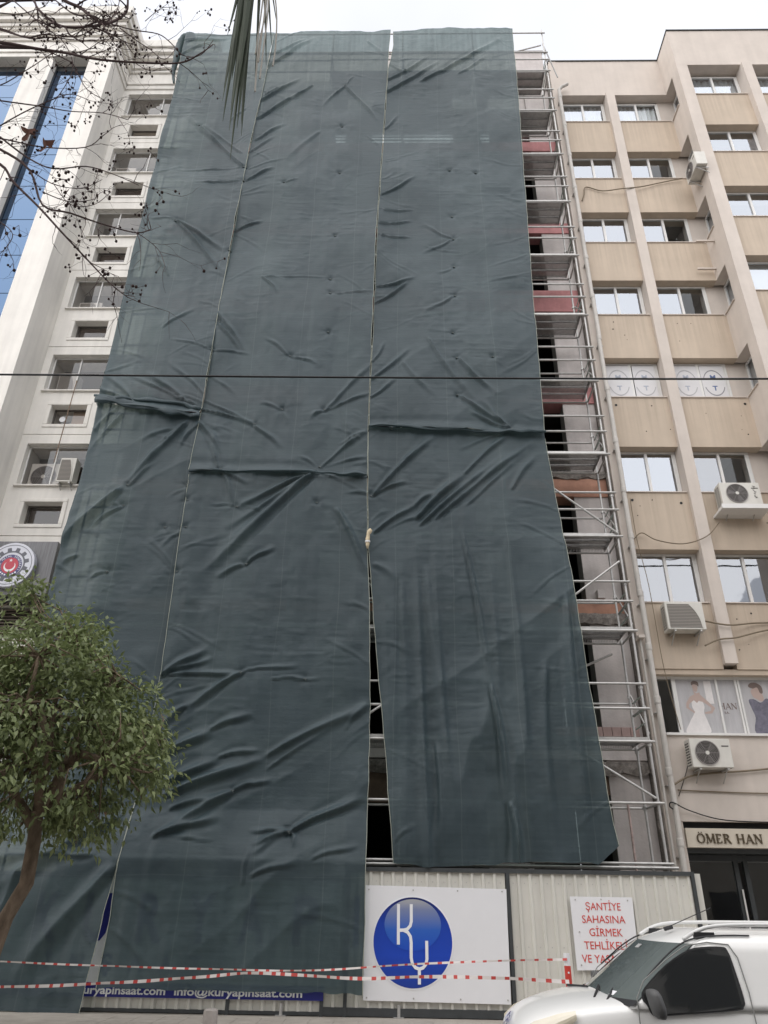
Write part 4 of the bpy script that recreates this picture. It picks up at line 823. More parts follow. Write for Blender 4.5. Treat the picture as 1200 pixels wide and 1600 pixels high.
# ================================================================== tarpaulins
M_tarp = tarp_mat()
def sheet(name, label, xl, xr, zb, zt, creases, seed, ybase, hem_b=None, hem_t=None, wrapl=False, bill=1.0, res=.036, sag=0, drape=0):
    zmin = min(p[1] for p in zb); zmax = max(p[1] for p in zt)
    wid = max(p[1] for p in xr) - min(p[1] for p in xl); nx = int(wid / res); nz = int((zmax - zmin) / res)
    u = np.linspace(0, 1, nx + 1)[None, :]; v = np.linspace(0, 1, nz + 1)[:, None]
    zg = zmin + v * (zmax - zmin); XLg = np.interp(zg, *zip(*xl)); XRg = np.interp(zg, *zip(*xr))
    x = XLg + u * (XRg - XLg)
    b = np.interp(x, *zip(*zb)); t = np.interp(x, *zip(*zt)); z = b + v * (t - b)
    XLg = np.interp(z, *zip(*xl)); XRg = np.interp(z, *zip(*xr)); x = XLg + u * (XRg - XLg)
    d = .09 * bill * fbm(x / 2.1, z / 2.6, seed, 2) + .016 * fbm(x / .55, z / .8, seed + 5, 3)
    # broad vertical hang
    d += .028 * bill * vn(x / .5, z / 6, seed + 9) + .008 * vn(x / .16, z / 3, seed + 10)
    qa = x * .80 + z * .6; qb = -x * .6 + z * .80; d += .055 * bill * np.clip((20 - z) / 14, .25, 1) * ((1 - np.abs(vn(qb / .75 + .3 * vn(qa / 1.5, qb / 1.5, seed + 72), qa / 3.8, seed + 70))) ** 2 - .4) * np.clip(fbm(x / 2.5, z / 3, seed + 71, 2) + .45, 0, 1)
    if drape: d += drape * np.clip((9.5 - z) / 5, 0, 1) * (1 - np.abs(vn(x / .42 + .06 * z, z / 9, seed + 60))) ** 2 * np.clip((x - XLg) / .4, 0, 1)
    # fine horizontal wrinkles in patches
    msk = np.clip(fbm(x / 1.2, z / 1.2, seed + 20, 2) * 1.3 + .25, 0, 1)
    wr = 1 - np.abs(vn(x / .8 + .35 * vn(x / .5, z / .5, seed + 30), z / .16, seed + 31)); wr2 = 1 - np.abs(vn(x / .45, z / .11, seed + 33))
    d += msk * (.010 * wr ** 5 + .006 * wr2 ** 3)
    rs = random.Random(seed); extra = []
    for side, cv in ((1, xl), (-1, xr)):
        zc = zmin + .4
        while zc < zmax - .3:
            x0 = float(np.interp(zc, *zip(*cv))); n_ = rs.choice((0, 0, 1, 1, 2)); up = rs.choice((-1, 1, 1)) * side
            for q in range(n_):
                an = rs.uniform(.15, .75); Lc = rs.uniform(.5, 1.5); extra.append((x0, zc + q * .09, x0 + side * Lc * math.cos(an), zc + q * .09 + up * side * Lc * math.sin(an), rs.uniform(.06, .12), rs.uniform(.007, .02)))
            zc += rs.uniform(.5, 1.3)
    for i in range(int(wid * (zmax - zmin) / 4)):
        x0 = rs.uniform(min(p[1] for p in xl), max(p[1] for p in xr)); z0 = rs.uniform(zmin, zmax); an = rs.gauss(.35, .4) * rs.choice((1, 1, -1)); Lc = rs.uniform(.4, 1.3)
        extra.append((x0, z0, x0 + Lc * math.cos(an), z0 + Lc * math.sin(an), rs.uniform(.03, .07), rs.uniform(.003, .008)))
    for (xa, za, xb, zb_, w, a) in [(*c[:5], c[5] * 1.32) for c in creases] + extra:
        L = math.hypot(xb - xa, zb_ - za)
        if L < .05: continue
        ex, ez = (xb - xa) / L, (zb_ - za) / L
        m = (x > min(xa, xb) - .8) & (x < max(xa, xb) + .8) & (z > min(za, zb_) - .8) & (z < max(za, zb_) + .8)
        px, pz = x[m] - xa, z[m] - za; s = (px * ex + pz * ez) / L; q = -px * ez + pz * ex
        if ex < 0: q = -q
        q = q + .03 * np.sin(s * 5 + seed)
        ww = .85 * w * (.38 + .62 * np.clip(s, 0, 1)); uu = q / ww
        amp = a * np.clip(s / .08 + .3, 0, 1) * np.clip((1.08 - s) / .45, 0, 1) * (s > -.06)
        amp = amp * np.clip((s + .06) / .06, 0, 1)
        d[m] += amp * (np.exp(-np.abs(uu) ** 1.5 * 1.9) - .45 * np.exp(-(uu + 1.1) ** 2 * 2.2) - .15 * np.exp(-(uu - 1.6) ** 2))
    myt = [(a, c) for a, c in CR_TIES if np.interp(c, *zip(*xl)) - .1 < a < np.interp(c, *zip(*xr)) + .1 and np.interp(a, *zip(*zb)) < c < np.interp(a, *zip(*zt))]
    for i, (a, c) in enumerate(myt):
        m = (np.abs(x - a) < 1) & (np.abs(z - c) < 1); dx, dz = x[m] - a, z[m] - c; r = np.hypot(dx, dz) + 1e-6; ph = np.arctan2(dz, dx)
        d[m] += -.05 * np.exp(-(r / .08) ** 2) + .007 * np.cos((5 + i % 3) * ph + i) * np.exp(-r / .28) * np.clip(r / .08, 0, 1)
    if hem_b: dz = z - b; d += hem_b * np.exp(-(dz / .10) ** 2) * (1 + .5 * vn(x / .3, z * 0, seed + 40)) - .6 * hem_b * np.exp(-((dz - .24) / .1) ** 2)
    if hem_t: dz = t - z; d += -hem_t * np.exp(-(dz / .2) ** 2) + .02 * vn(x / .12, z * 0, seed + 41) * np.exp(-dz / .5)
    yb = ybase(x, z) if callable(ybase) else ybase
    lim_ = -.085; d = np.where(d < lim_ * .5, lim_ * .5 + (d - lim_ * .5) * lim_ * .5 / (lim_ * .5 + (d - lim_ * .5)), d); y = yb - d
    if wrapl: y = y + .55 * np.clip(1 - u / .03, 0, 1); 
    # ragged free edges
    ze = z + .02 * vn(x / .25, z * 0, seed + 50) * np.clip(1 - v / .02, 0, 1)
    V = np.stack([x + .012 * vn(z / .35, z * 0, seed + 51) * np.where((u < .01) | (u > .99), 1, 0), y, ze], -1).reshape(-1, 3)
    if sag: pass
    idx = np.arange((nx + 1) * (nz + 1)).reshape(nz + 1, nx + 1)
    F = np.stack([idx[:-1, :-1], idx[:-1, 1:], idx[1:, 1:], idx[1:, :-1]], -1).reshape(-1, 4)
    c = Vector((float(V[:, 0].mean()), float(V[:, 1].mean()), float(V[:, 2].min())))
    me = bpy.data.meshes.new(name); V2 = V - np.array(c)
    me.vertices.add(len(V2)); me.vertices.foreach_set('co', V2.ravel()); me.loops.add(F.size); me.loops.foreach_set('vertex_index', F.ravel().astype(np.int32))
    me.polygons.add(len(F)); me.polygons.foreach_set('loop_start', np.arange(0, F.size, 4, dtype=np.int32)); me.update(calc_edges=True); me.validate()
    me.polygons.foreach_set('use_smooth', np.ones(len(me.polygons), dtype=bool)); me.materials.append(M_tarp)
    o = bpy.data.objects.new(name, me); COL.objects.link(o); o.location = c; ORG[o] = c
    tag(o, label, 'tarpaulin', 'dark green tarpaulin sheets on the scaffold')
    # corded edges
    G = V.reshape(nz + 1, nx + 1, 3)
    for col in (0, nx):
        P = G[::6, col] + np.array([0, -.008, 0]); MB().tube([tuple(p) for p in P], .0065, 5).build('edge_cord', M_rope, o)
    for (a, c_) in myt:
        i = np.unravel_index(np.argmin((x - a) ** 2 + (z - c_) ** 2), x.shape); p = G[i]
        MB().box(p[0] - .03, p[0] + .03, p[1] - .03, p[1] + .01, p[2] - .008, p[2] + .01).tube([(p[0], p[1] - .02, p[2]), (p[0] + .03, p[1] - .06, p[2] - .05)], .005, 4).build('tie', mat('tie_plastic', (.10, .12, .12), .5, .3), o)
    return o, G
def band(parent, pts, hgt, dep, seed, y):
    b = MB(); rr = []; n = 60; rs = random.Random(seed)
    for i in range(n + 1):
        t = i / n; x = np.interp(t, [k / (len(pts) - 1) for k in range(len(pts))], [p[0] for p in pts]); z = np.interp(t, [k / (len(pts) - 1) for k in range(len(pts))], [p[1] for p in pts])
        k1 = .75 + .35 * float(vn(t * 9, 0., seed)); ring = []
        for j in range(14):
            a = 2 * math.pi * j / 14; w = 1 + .35 * float(vn(t * 7 + 3 * math.sin(a), 2 * math.cos(a), seed + 3))
            ring.append((x, y - .02 + dep * k1 * w * math.cos(a) - .03 * float(vn(t * 13, 3., seed)), z + hgt * k1 * w * math.sin(a) + .035 * float(vn(t * 11, 7., seed))))
        rr.append(ring)
    return b.rings(rr).build('rolled_hem', M_tarp, parent, smooth=True)
S1 = [(0, -5.17), (2.4, -5.08), (6.2, -4.96), (8.3, -5.01), (11, -5.05), (13, -5.0), (17, -4.96), (22, -4.83), (29.6, -4.56)]
S2 = [(9.1, -.70), (12.3, -.78), (13.7, -.74), (19.7, -.68), (29.6, -.36)]
def low_y(x, z): return np.interp(z, [0, 2.5, 3.4, 5], [14.78, 14.78, 15.06, 15.09])
topz = [(-8, 29.38), (5, 29.64)]
LUo, LUg = sheet('tarpaulin_sheet', 'upper left tarpaulin sheet beside the white block, ending in a thick rolled hem', [(0, -7.8), (30, -7.83)], S1, [(-7.9, 13.02), (-4.9, 12.62)], topz, CR_LU, 3, 15.09, hem_b=.05, wrapl=True)
LLo, LLg = sheet('tarpaulin_sheet', 'lower left tarpaulin sheet behind the leafy street tree', [(0, -7.9), (14, -7.8)], [(0, -5.33), (1.2, -5.22), (2.4, -5.11)] + S1[2:6], [(-8, .15), (-4.9, .12)], [(-8, 13.1), (-4.9, 12.7)], CR_LL, 8, lambda x, z: low_y(x, z) + .04, hem_t=.03, wrapl=True)
MUo, MUg = sheet('tarpaulin_sheet', 'upper middle tarpaulin sheet, longest of the top row, between two corded seams', S1, [(9, -.72), (12.3, -.78), (19.7, -.70), (27.4, -.46), (28.4, -.44), (29.6, -.38)], [(-5.1, 10.98), (-2.4, 10.95), (-.7, 10.9)], topz, CR_MU, 14, 15.085, hem_b=.035)
MLo, MLg = sheet('tarpaulin_sheet', 'lower middle tarpaulin sheet hanging over the fence banner with strong diagonal folds', [(0, -5.10), (2.4, -5.07)] + S1[2:5], [(0, -.56), (5.5, -.56), (7.5, -.62), (9.2, -.72), (11.2, -.77)], [(-5.3, .50), (-.5, .48)], [(-5.2, 11.06), (-.7, 11.0)], CR_ML, 22, low_y, hem_t=.03)
RUo, RUg = sheet('tarpaulin_sheet', 'upper right tarpaulin sheet next to the open scaffold bay', [(12, -.76), (19.7, -.66), (27.3, -.44), (27.8, -.36), (28.6, -.28), (29.7, -.30)], [(12, 3.57), (16.8, 3.68), (29.7, 3.98)], [(-.8, 12.3), (3, 12.12), (3.6, 12.1)], topz, CR_RU, 31, 15.09, hem_b=.03)
RLo, RLg = sheet('tarpaulin_sheet', 'lower right tarpaulin sheet flaring free above the KY board', [(2.4, -.05), (4.8, -.27), (7.1, -.51), (9.1, -.69), (12.5, -.77)], [(2.6, 4.18), (3.2, 4.08), (4, 4.02), (8.4, 3.83), (12.4, 3.57)], [(-.1, 2.5), (.8, 2.43), (2.4, 2.56), (3.75, 2.55), (4.2, 2.86)], [(-.8, 12.36), (3.6, 12.18)], CR_RL, 40, 15.10, hem_t=.03, bill=.8, drape=.2)
band(LUo, [(-7.75, 13.08), (-7.2, 13.0), (-6.2, 12.82), (-5.4, 12.64), (-5.0, 12.58)], .13, .06, 4, 15.04); band(LUo, [(-7.8, 13.18), (-6.9, 13.1), (-5.6, 12.95), (-5.0, 12.8)], .06, .05, 9, 15.04)
band(MUo, [(-5.05, 10.99), (-4.2, 10.98), (-2.4, 10.96), (-1.6, 10.92), (-.76, 10.87)], .05, .045, 6, 15.05); band(RUo, [(-.76, 12.31), (1, 12.22), (2.6, 12.14), (3.6, 12.1)], .045, .045, 7, 15.05)
# bottle-shaped scrap of foam wedged in the seam
bt = empty('foam_scrap', (-.70, 14.98, 8.93), 'pale foam scrap wedged in the open seam between the lower tarpaulins', 'scrap')
MB().rings([[(-.70 + .045 * s * math.cos(2 * math.pi * j / 10) + o_, 14.98 + .04 * s * math.sin(2 * math.pi * j / 10), z) for j in range(10)] for z, s, o_ in ((8.9, .3, .0), (8.98, .9, 0), (9.15, 1.1, 0), (9.25, .8, .01), (9.3, 1.25, .03), (9.36, 1.2, .045), (9.4, .4, .05))]).build('foam_body', mat('foam', (.62, .52, .36), .8, .2, var=.25, vscale=15), bt, smooth=True)
MB().rings([[(-.70 + .06 * math.cos(2 * math.pi * j / 10), 14.98 + .05 * math.sin(2 * math.pi * j / 10), z) for j in range(10)] for z in (9.05, 9.09)]).build('wrapping', M_film, bt)

# ================================================================== site fence
FN = empty('site_fence', (-1, 15, .136), 'cream corrugated sheet-metal site fence with dark grey frame below the scaffold', 'fence')
def corrug(x0, x1, z0, z1, y=15.0):
    b = MB(); p = []; x = x0; pitch = .205
    while x < x1 - .02:
        for dx, dy in ((0, 0), (.125, 0), (.14, -.03), (.18, -.03), (.2, 0)):
            if x + dx <= x1: p.append((x + dx, y + dy))
        x += pitch
    p.append((x1, y))
    for a, c in zip(p[:-1], p[1:]): b.face([(a[0], a[1], z0), (c[0], c[1], z0), (c[0], c[1], z1), (a[0], a[1], z1)])
    for a, c in zip(p[:-1], p[1:]): b.face([(a[0], a[1] + .01, z0), (a[0], a[1] + .01, z1), (c[0], c[1] + .01, z1), (c[0], c[1] + .01, z0)])
    return b
SECT = [(-8.2, -5.6), (-5.55, -2.9), (-2.85, -1.3), (-1.24, -.9), (-.84, 1.97), (2.06, 5.34)]
for a, c in SECT:
    zt = 2.36 if a > -1 else 2.2
    corrug(a, c, .2, zt).build('corrugated_panel', M_cream, FN)
    MB().box(a - .02, c + .02, 14.95, 15.03, zt, zt + .07).build('top_rail', M_char, FN); MB().box(a - .02, c + .02, 14.955, 15.03, .15, .2 if a < -1.3 else .27).build('bottom_rail', M_char, FN)
for x in (-8.25, -5.575, -2.875, -1.27, -.87, 2.015, 5.37): MB().box(x - .03, x + .03, 14.945, 15.05, .136, 2.43).build('post', M_char, FN)
MB().box(5.4, 5.52, 15.0, 15.9, .14, 2.4).build('end_panel', M_cream, FN)
for x in (-1.95, .05, 3.6): MB().tube([(x, 14.96, .14), (x, 14.96, .32)], .03, 8).box(x - .09, x + .09, 14.9, 15.02, .137, .15).build('foot', M_steel, FN)
sm = MB()
for a, c in SECT:
    x = a + .06
    while x < c:
        for z in (.42, 1.2, 2.2): sm.disc_y(x, z, .009, 14.992, 15.0, 6)
        x += .205
sm.build('rivet', M_steel, FN)
# banner
bn = empty('fence_banner', (-3.5, 14.95, .35), 'white fence banner with navy letters and a navy web address stripe behind the tarpaulin', 'banner')
MB().box(-6.9, -.98, 14.936, 14.942, .56, 2.16).build('banner_sheet', M_board, bn); MB().box(-6.9, -1.24, 14.932, 14.94, .36, .57).build('navy_stripe', M_navy, bn)
for i, ch in enumerate('KURYAPI'): text('banner_letter', ch, .9, (-6.2 + i * .93 - .09, 14.933, 1.2), M_navy, bn, wid=(.1 if ch == 'I' else .46), bold=.03, height=.78)
for i, ch in enumerate('İNŞAAT'): text('banner_letter', ch, .34, (-6.1 + i * .52, 14.933, .74), M_navy, bn, bold=.012)
text('web_address', 'www.kuryapinsaat.com', .165, (-4.97, 14.927, .405), M_wht, bn, wid=2.05, bold=.004); text('mail_address', 'info@kuryapinsaat.com', .165, (-2.7, 14.927, .405), M_wht, bn, wid=2.2, bold=.004)
# KY board
ky = empty('company_board', (.7, 14.94, .37), 'white board with round blue KY logo fixed to the site fence', 'sign')
MB().prism_y([(-.56, .38), (1.95, .36), (1.98, 2.10), (-.56, 2.13)], 14.93, 14.945).build('board', M_board, ky)
for x in (-.5, .3, 1.1, 1.9):
    for z in (.42, 2.06): MB().disc_y(x, z, .014, 14.922, 14.93, 8).build('screw', M_steel, ky)
def grad_mat(name, stops, zc, hz):
    m = bpy.data.materials.new(name); m.use_nodes = True; t = m.node_tree; n = t.nodes; b = n['Principled BSDF']; b.inputs['Roughness'].default_value = .35
    g = n.new('ShaderNodeTexCoord'); s = n.new('ShaderNodeSeparateXYZ'); t.links.new(g.outputs['Generated'], s.inputs[0])
    r = n.new('ShaderNodeValToRGB'); e = r.color_ramp.elements
    e[0].position, e[0].color = stops[0][0], (*stops[0][1], 1); e[1].position, e[1].color = stops[-1][0], (*stops[-1][1], 1)
    for p, c in stops[1:-1]: q = e.new(p); q.color = (*c, 1)
    t.links.new(s.outputs['Z'], r.inputs['Fac']); t.links.new(r.outputs['Color'], b.inputs['Base Color']); return m
LC, LZ, LR = .29, 1.255, .69
MB().disc_y(LC, LZ, LR + .025, 14.925, 14.93, 64).build('logo_outline', M_wht, ky)
MB().disc_y(LC, LZ, LR, 14.921, 14.926, 64).build('logo_disc', grad_mat('logo_blue', [(0, (.012, .045, .30)), (.35, (.012, .06, .46)), (.7, (.01, .05, .38)), (1, (.005, .012, .10))], 0, 1), ky)
MB().disc_y(LC, LZ + .26, .50, 14.917, 14.922, 56, rz=.40).build('logo_gloss', grad_mat('logo_gloss', [(0, (.012, .075, .50)), (.4, (.03, .12, .50)), (.8, (.20, .24, .40)), (1, (.42, .42, .42))], 0, 1), ky)
def zl(zx, zy): return (LC + (zx - 300) / 218 * LR, LZ - (zy - 505) / 255 * LR)
def arc(pts, n=5): return [tuple(q) for q in smooth_open(pts, n)]
def smooth_open(pts, n):
    P = [np.array(p, float) for p in pts]; o = []
    for i in range(len(P) - 1):
        p0, p1_, p2_, p3_ = P[max(i - 1, 0)], P[i], P[i + 1], P[min(i + 2, len(P) - 1)]
        for q in range(n):
            t = q / n; o.append(.5 * (2 * p1_ + (p2_ - p0) * t + (2 * p0 - 5 * p1_ + 4 * p2_ - p3_) * t * t + (3 * p1_ - p0 - 3 * p2_ + p3_) * t ** 3))
    o.append(P[-1]); return o
for i, pts in enumerate(([(220, 290), (220, 522)], [(292, 290), (292, 390), (286, 415), (270, 434), (250, 440), (228, 441)], [(250, 441), (272, 452), (287, 475), (291, 510), (291, 595), (297, 625), (315, 648), (335, 655), (355, 648), (371, 628), (377, 600), (377, 498)], [(335, 650), (335, 738)])):
    MB().stroke_y([zl(*p) for p in pts], .052, 14.9125 - i * 2e-4, 14.918).build('logo_stroke', M_wht, ky)
# warning board
wb = empty('warning_board', (3.65, 14.94, .86), 'white warning board with five lines of red capitals on the fence behind the van', 'sign')
MB().prism_y([(3.12, .87), (4.2, .9), (4.22, 2.0), (3.11, 2.0)], 14.93, 14.945).build('board', M_board, wb)
for x, z in ((3.2, 1.95), (4.13, 1.95), (3.2, .95), (4.12, .97), (3.66, 1.96), (3.22, 1.45)): MB().disc_y(x, z, .013, 14.922, 14.93, 8).build('screw', M_steel, wb)
for i, (s, w) in enumerate((('ŞANTİYE', .62), ('SAHASINA', .76), ('GİRMEK', .58), ('TEHLİKELİ', .76), ('VE YASAKTIR', .92))):
    text('warning_text', s, .17, (3.68 - .015 * (i % 2), 14.927, 1.79 - i * .2), M_red, wb, wid=w)

# ================================================================== barrier tape, delineator, bollard
def tape(pts, label, w=.026, seed=0):
    P = smooth_open(pts, 10); r = random.Random(seed); b = MB(); acc = 0
    top = [p + np.array([0, 0, w / 2]) for p in P]; bot = [p + np.array([0, .01 * math.sin(i * .7), -w / 2 * (.5 + .5 * abs(math.cos(i * .35 + seed)))]) for i, p in enumerate(P)]
    for i in range(len(P) - 1):
        L = float(np.linalg.norm(P[i + 1] - P[i])); n = max(1, int(round(L / .06)))
        for q in range(n):
            a0, a1 = q / n, (q + 1) / n; k = int((acc + L * (a0 + a1) / 2) / .06) % 3
            tp = lambda A, s: tuple(A[i] + (A[i + 1] - A[i]) * s)
            b.face([tp(bot, a0), tp(bot, a1), tp(top, a1), tp(top, a0)], 1 if k == 0 else 0)
        acc += L
    return b.build('barrier_tape', [mat('tape_white', (.74, .70, .68), .4, .4), mat('tape_red', (.55, .07, .06), .4, .4)], None, label=label, cat='tape', group='red and white barrier tapes')
tape([(-7.5, 13.2, 1.0), (-6.03, 13, .97), (-4.2, 13, .935), (-2.4, 13, .92), (-1.2, 12.7, .95), (.5, 11.6, 1.13), (2.08, 10.5, 1.26)], 'upper red and white barrier tape tied at the top of the delineator post', seed=1)
tape([(-7.5, 13.1, .62), (-5.94, 12.9, .65), (-4.4, 12.9, .72), (-3.1, 12.9, .81), (-2.0, 12.6, .91), (-.6, 12, .91), (.7, 11.3, 1.0), (2.08, 10.48, 1.03)], 'lower barrier tape that climbs and crosses the upper one', w=.042, seed=4)
dl = empty('delineator_post', (2.09, 10.55, .136), 'slim white delineator post with red band holding the barrier tape', 'post')
MB().tube([(2.09, 10.55, .15), (2.09, 10.55, 1.32)], .038, 14).build('tube', M_wht, dl); MB().tube([(2.09, 10.55, .97), (2.09, 10.55, 1.19)], .0395, 14).build('red_band', M_red, dl)
MB().tube([(2.09, 10.55, .136), (2.09, 10.55, .16)], .14, 18).build('base', M_black, dl); MB().disc_y(2.09, 1.12, .012, 10.508, 10.52, 8).build('reflector', M_wht, dl)
bo = empty('bollard', (-2.52, 12, .136), 'short grey concrete bollard on the pavement in front of the banner', 'bollard')
MB().rings([[(-2.52 + s * math.cos(2 * math.pi * (j + .5) / 8), 12 + s * math.sin(2 * math.pi * (j + .5) / 8), z) for j in range(8)] for z, s in ((.136, .11), (.46, .1), (.515, .095), (.53, .07))]).build('bollard_body', M_conc, bo)
MB().rings([[(-2.52 + s * math.cos(2 * math.pi * (j + .5) / 8), 12 + s * math.sin(2 * math.pi * (j + .5) / 8), z) for j in range(8)] for z, s in ((.136, .14), (.19, .14))]).build('bollard_base', M_concd, bo)
# overhead cable
cable([(-26, 12.2, 11.9), (-14, 12.1, 11.5), (-8.3, 12, 11.43), (0, 12, 11.37), (7.5, 12, 11.36), (14, 12, 11.5), (26, 12, 12)], .021, 'black overhead cable crossing the whole street in front of the tarpaulin', M_black, name='overhead_cable')

MB().tube(smooth_open([(-7.5, 15.2, 29.5), (-7.9, 15.3, 29.45), (-8.03, 15.35, 29.0), (-8.0, 15.3, 28.3), (-8.02, 15.35, 27.6), (-7.9, 15.35, 26.9)], 5), [.1, .13, .16, .15, .17, .16, .14, .15, .13, .14, .13, .15, .13, .12, .11, .12, .1, .1, .09, .08, .07, .06, .05, .05, .04, .03], 12).build('bunched_corner', M_tarp, LUo, smooth=True)
# ================================================================== trees
def leaf_mat(name, c0, c1, c2):
    m = bpy.data.materials.new(name); m.use_nodes = True; t = m.node_tree; n = t.nodes; L = t.links; b = n['Principled BSDF']
    a = n.new('ShaderNodeAttribute'); a.attribute_name = 'tint'; r = n.new('ShaderNodeValToRGB'); e = r.color_ramp.elements
    e[0].position = 0; e[0].color = (*c0, 1); e[1].position = 1; e[1].color = (*c2, 1); q = e.new(.55); q.color = (*c1, 1)
    L.new(a.outputs['Fac'], r.inputs['Fac']); L.new(r.outputs['Color'], b.inputs['Base Color'])
    b.inputs['Roughness'].default_value = .42; b.inputs['Specular IOR Level'].default_value = .45
    tl = n.new('ShaderNodeBsdfTranslucent'); L.new(r.outputs['Color'], tl.inputs['Color']); mi = n.new('ShaderNodeMixShader'); mi.inputs['Fac'].default_value = .32
    L.new(b.outputs['BSDF'], mi.inputs[1]); L.new(tl.outputs['BSDF'], mi.inputs[2]); L.new(mi.outputs['Shader'], n['Material Output'].inputs['Surface'])
    return m
M_leaf = leaf_mat('glossy_leaf', (.095, .122, .05), (.215, .262, .11), (.39, .44, .22))
M_bark = mat('warm_bark', (.21, .16, .118), .9, .1, var=.5, vscale=9, bump=1, bscale=30, stretch=(1, 1, .4)); M_bark2 = mat('grey_bark', (.085, .06, .058), .9, .1, var=.3, vscale=12)
def leaves_mesh(name, pos, dirs, ln, wd, tint, mt):
    n = len(pos); up = np.tile(np.array([0, 0, 1.]), (n, 1)); d = dirs / np.linalg.norm(dirs, axis=1, keepdims=True)
    s = np.cross(d, up + rng.normal(0, .5, (n, 3))); s /= np.linalg.norm(s, axis=1, keepdims=True) + 1e-9; nn = np.cross(s, d)
    l = ln[:, None]; w = wd[:, None]
    pts = [pos, pos + d * l * .35 + s * w * .5 + nn * w * .18, pos + d * l * .45, pos + d * l * .35 - s * w * .5 + nn * w * .18, pos + d * l - nn * l * .12]
    V = np.stack(pts, 1).reshape(-1, 3); b = np.arange(n)[:, None] * 5
    F = np.concatenate([b + np.array([[0, 1, 2]]), b + np.array([[0, 2, 3]]), b + np.array([[1, 4, 2]]), b + np.array([[2, 4, 3]])], 1).reshape(-1, 3)
    me = bpy.data.meshes.new(name); me.vertices.add(len(V)); me.vertices.foreach_set('co', V.ravel()); me.loops.add(F.size); me.loops.foreach_set('vertex_index', F.ravel().astype(np.int32))
    me.polygons.add(len(F)); me.polygons.foreach_set('loop_start', np.arange(0, F.size, 3, dtype=np.int32)); me.update(calc_edges=True); me.validate()
    at = me.attributes.new('tint', 'FLOAT', 'POINT'); at.data.foreach_set('value', np.repeat(tint, 5).astype(np.float32)); me.materials.append(mt)
    return me
TB = Vector((-5.15, 11, .136))
tr = empty('street_tree', TB, 'leafy evergreen street tree with leaning brown trunk at the pavement edge', 'tree')
MB().tube([(-5.3, 11, .1), (-5.28, 11, .5), (-5.22, 11, 1.2), (-5.15, 11, 1.6), (-4.98, 11, 2.0), (-5.0, 11, 2.5), (-5.05, 11, 2.9)], [.16, .115, .10, .095, .095, .09, .085], 12).build('trunk', M_bark, tr, smooth=True)
random.seed(4); tips = []
lim = MB()
LIMB = [((-5.05, 11, 2.8), (-4.75, 10.9, 3.5), (-4.55, 10.8, 4.1), (-4.2, 10.7, 4.8)), ((-5.05, 11, 2.8), (-5.1, 11.1, 3.6), (-5.2, 11.1, 4.4), (-5.0, 11, 5.3)), ((-5.05, 11, 2.7), (-5.6, 10.8, 3.4), (-6.2, 10.7, 4.2), (-6.6, 10.6, 5.0)), ((-5.0, 11, 2.9), (-4.6, 11.3, 3.3), (-4.1, 11.5, 3.7), (-3.7, 11.6, 4.1)), ((-4.75, 10.9, 3.5), (-4.4, 10.5, 3.6), (-4.0, 10.3, 3.5), (-3.7, 10.2, 3.4)), ((-5.0, 11, 2.9), (-5.0, 10.5, 3.5), (-5.1, 10.1, 4.2), (-5.0, 9.9, 4.8)), ((-5.1, 11.1, 3.6), (-5.6, 11.6, 4.4), (-5.9, 11.9, 5.2))]
for L in LIMB: lim.tube(L, [.075 - .018 * i for i in range(len(L))], 8)
lim.tube([(-4.72, 10.75, 3.45), (-4.6, 10.55, 3.2), (-4.55, 10.5, 2.95)], [.05, .042, .04], 8)
CC = np.array([-5.7, 11, 3.82]); RAD = np.array([2.2, 1.7, 1.88])
anchors = []
while len(anchors) < 560:
    p = rng.normal(0, 1, 3); p /= np.linalg.norm(p); rr = rng.uniform(.45, 1.0) ** .6; q = CC + p * RAD * rr * (1 + .22 * float(vn(p[0] * 2.2 + 5, p[2] * 2.2 + p[1], 77)))
    if q[2] < 2.3 + .2 * rng.random() or (q[2] < 2.6 and q[0] < -4.9): continue
    if float(vn(q[0] * 1.5, q[2] * 1.5 + q[1] * .6, 91)) < -.42: continue
    anchors.append(q)
anchors += [np.array([-6.05 + rng.normal(0, .13), 11, 5.9 + rng.random() * .45]) for _ in range(7)]
pos = []; dr_ = []; tn = []
for q in anchors:
    L0 = LIMB[rng.integers(len(LIMB))]; base = np.array(min((Vector(p) for L in LIMB for p in L[1:]), key=lambda p: (Vector(q) - p).length))
    mid = (base + q) / 2 + rng.normal(0, .1, 3); lim.tube([tuple(base), tuple(mid), tuple(q)], [.02, .012, .006], 5)
    n = rng.integers(38, 62); ct = rng.uniform(.1, .9)
    off = rng.normal(0, 1, (n, 3)) * np.array([.15, .15, .11]); t = rng.random(n)[:, None]
    P = np.where(rng.random((n, 1)) < .3, mid + (q - mid) * t, q) + off
    pos.append(P); outw = (P - CC) / RAD
    dr_.append(outw * .5 + rng.normal(0, .55, (n, 3)) + np.array([0, 0, -.55])); tn.append(np.clip(ct * .6 + .4 * rng.random(n), 0, 1))
pos = np.concatenate(pos); dr_ = np.concatenate(dr_); tn = np.concatenate(tn); n = len(pos)
lim.build('limb', M_bark, tr, smooth=True)
me = leaves_mesh('crown', pos - np.array(TB), dr_, rng.uniform(.085, .15, n), rng.uniform(.04, .066, n), tn, M_leaf); place('crown', me, tr)
dry = rng.integers(0, n, 160); me = leaves_mesh('dry_leaf', pos[dry] - np.array(TB) + rng.normal(0, .05, (160, 3)), dr_[dry], rng.uniform(.06, .1, 160), rng.uniform(.03, .05, 160), rng.random(160), leaf_mat('dry_leaf', (.14, .085, .05), (.22, .14, .09), (.32, .22, .16))); place('dry_leaf', me, tr)['kind'] = 'stuff'

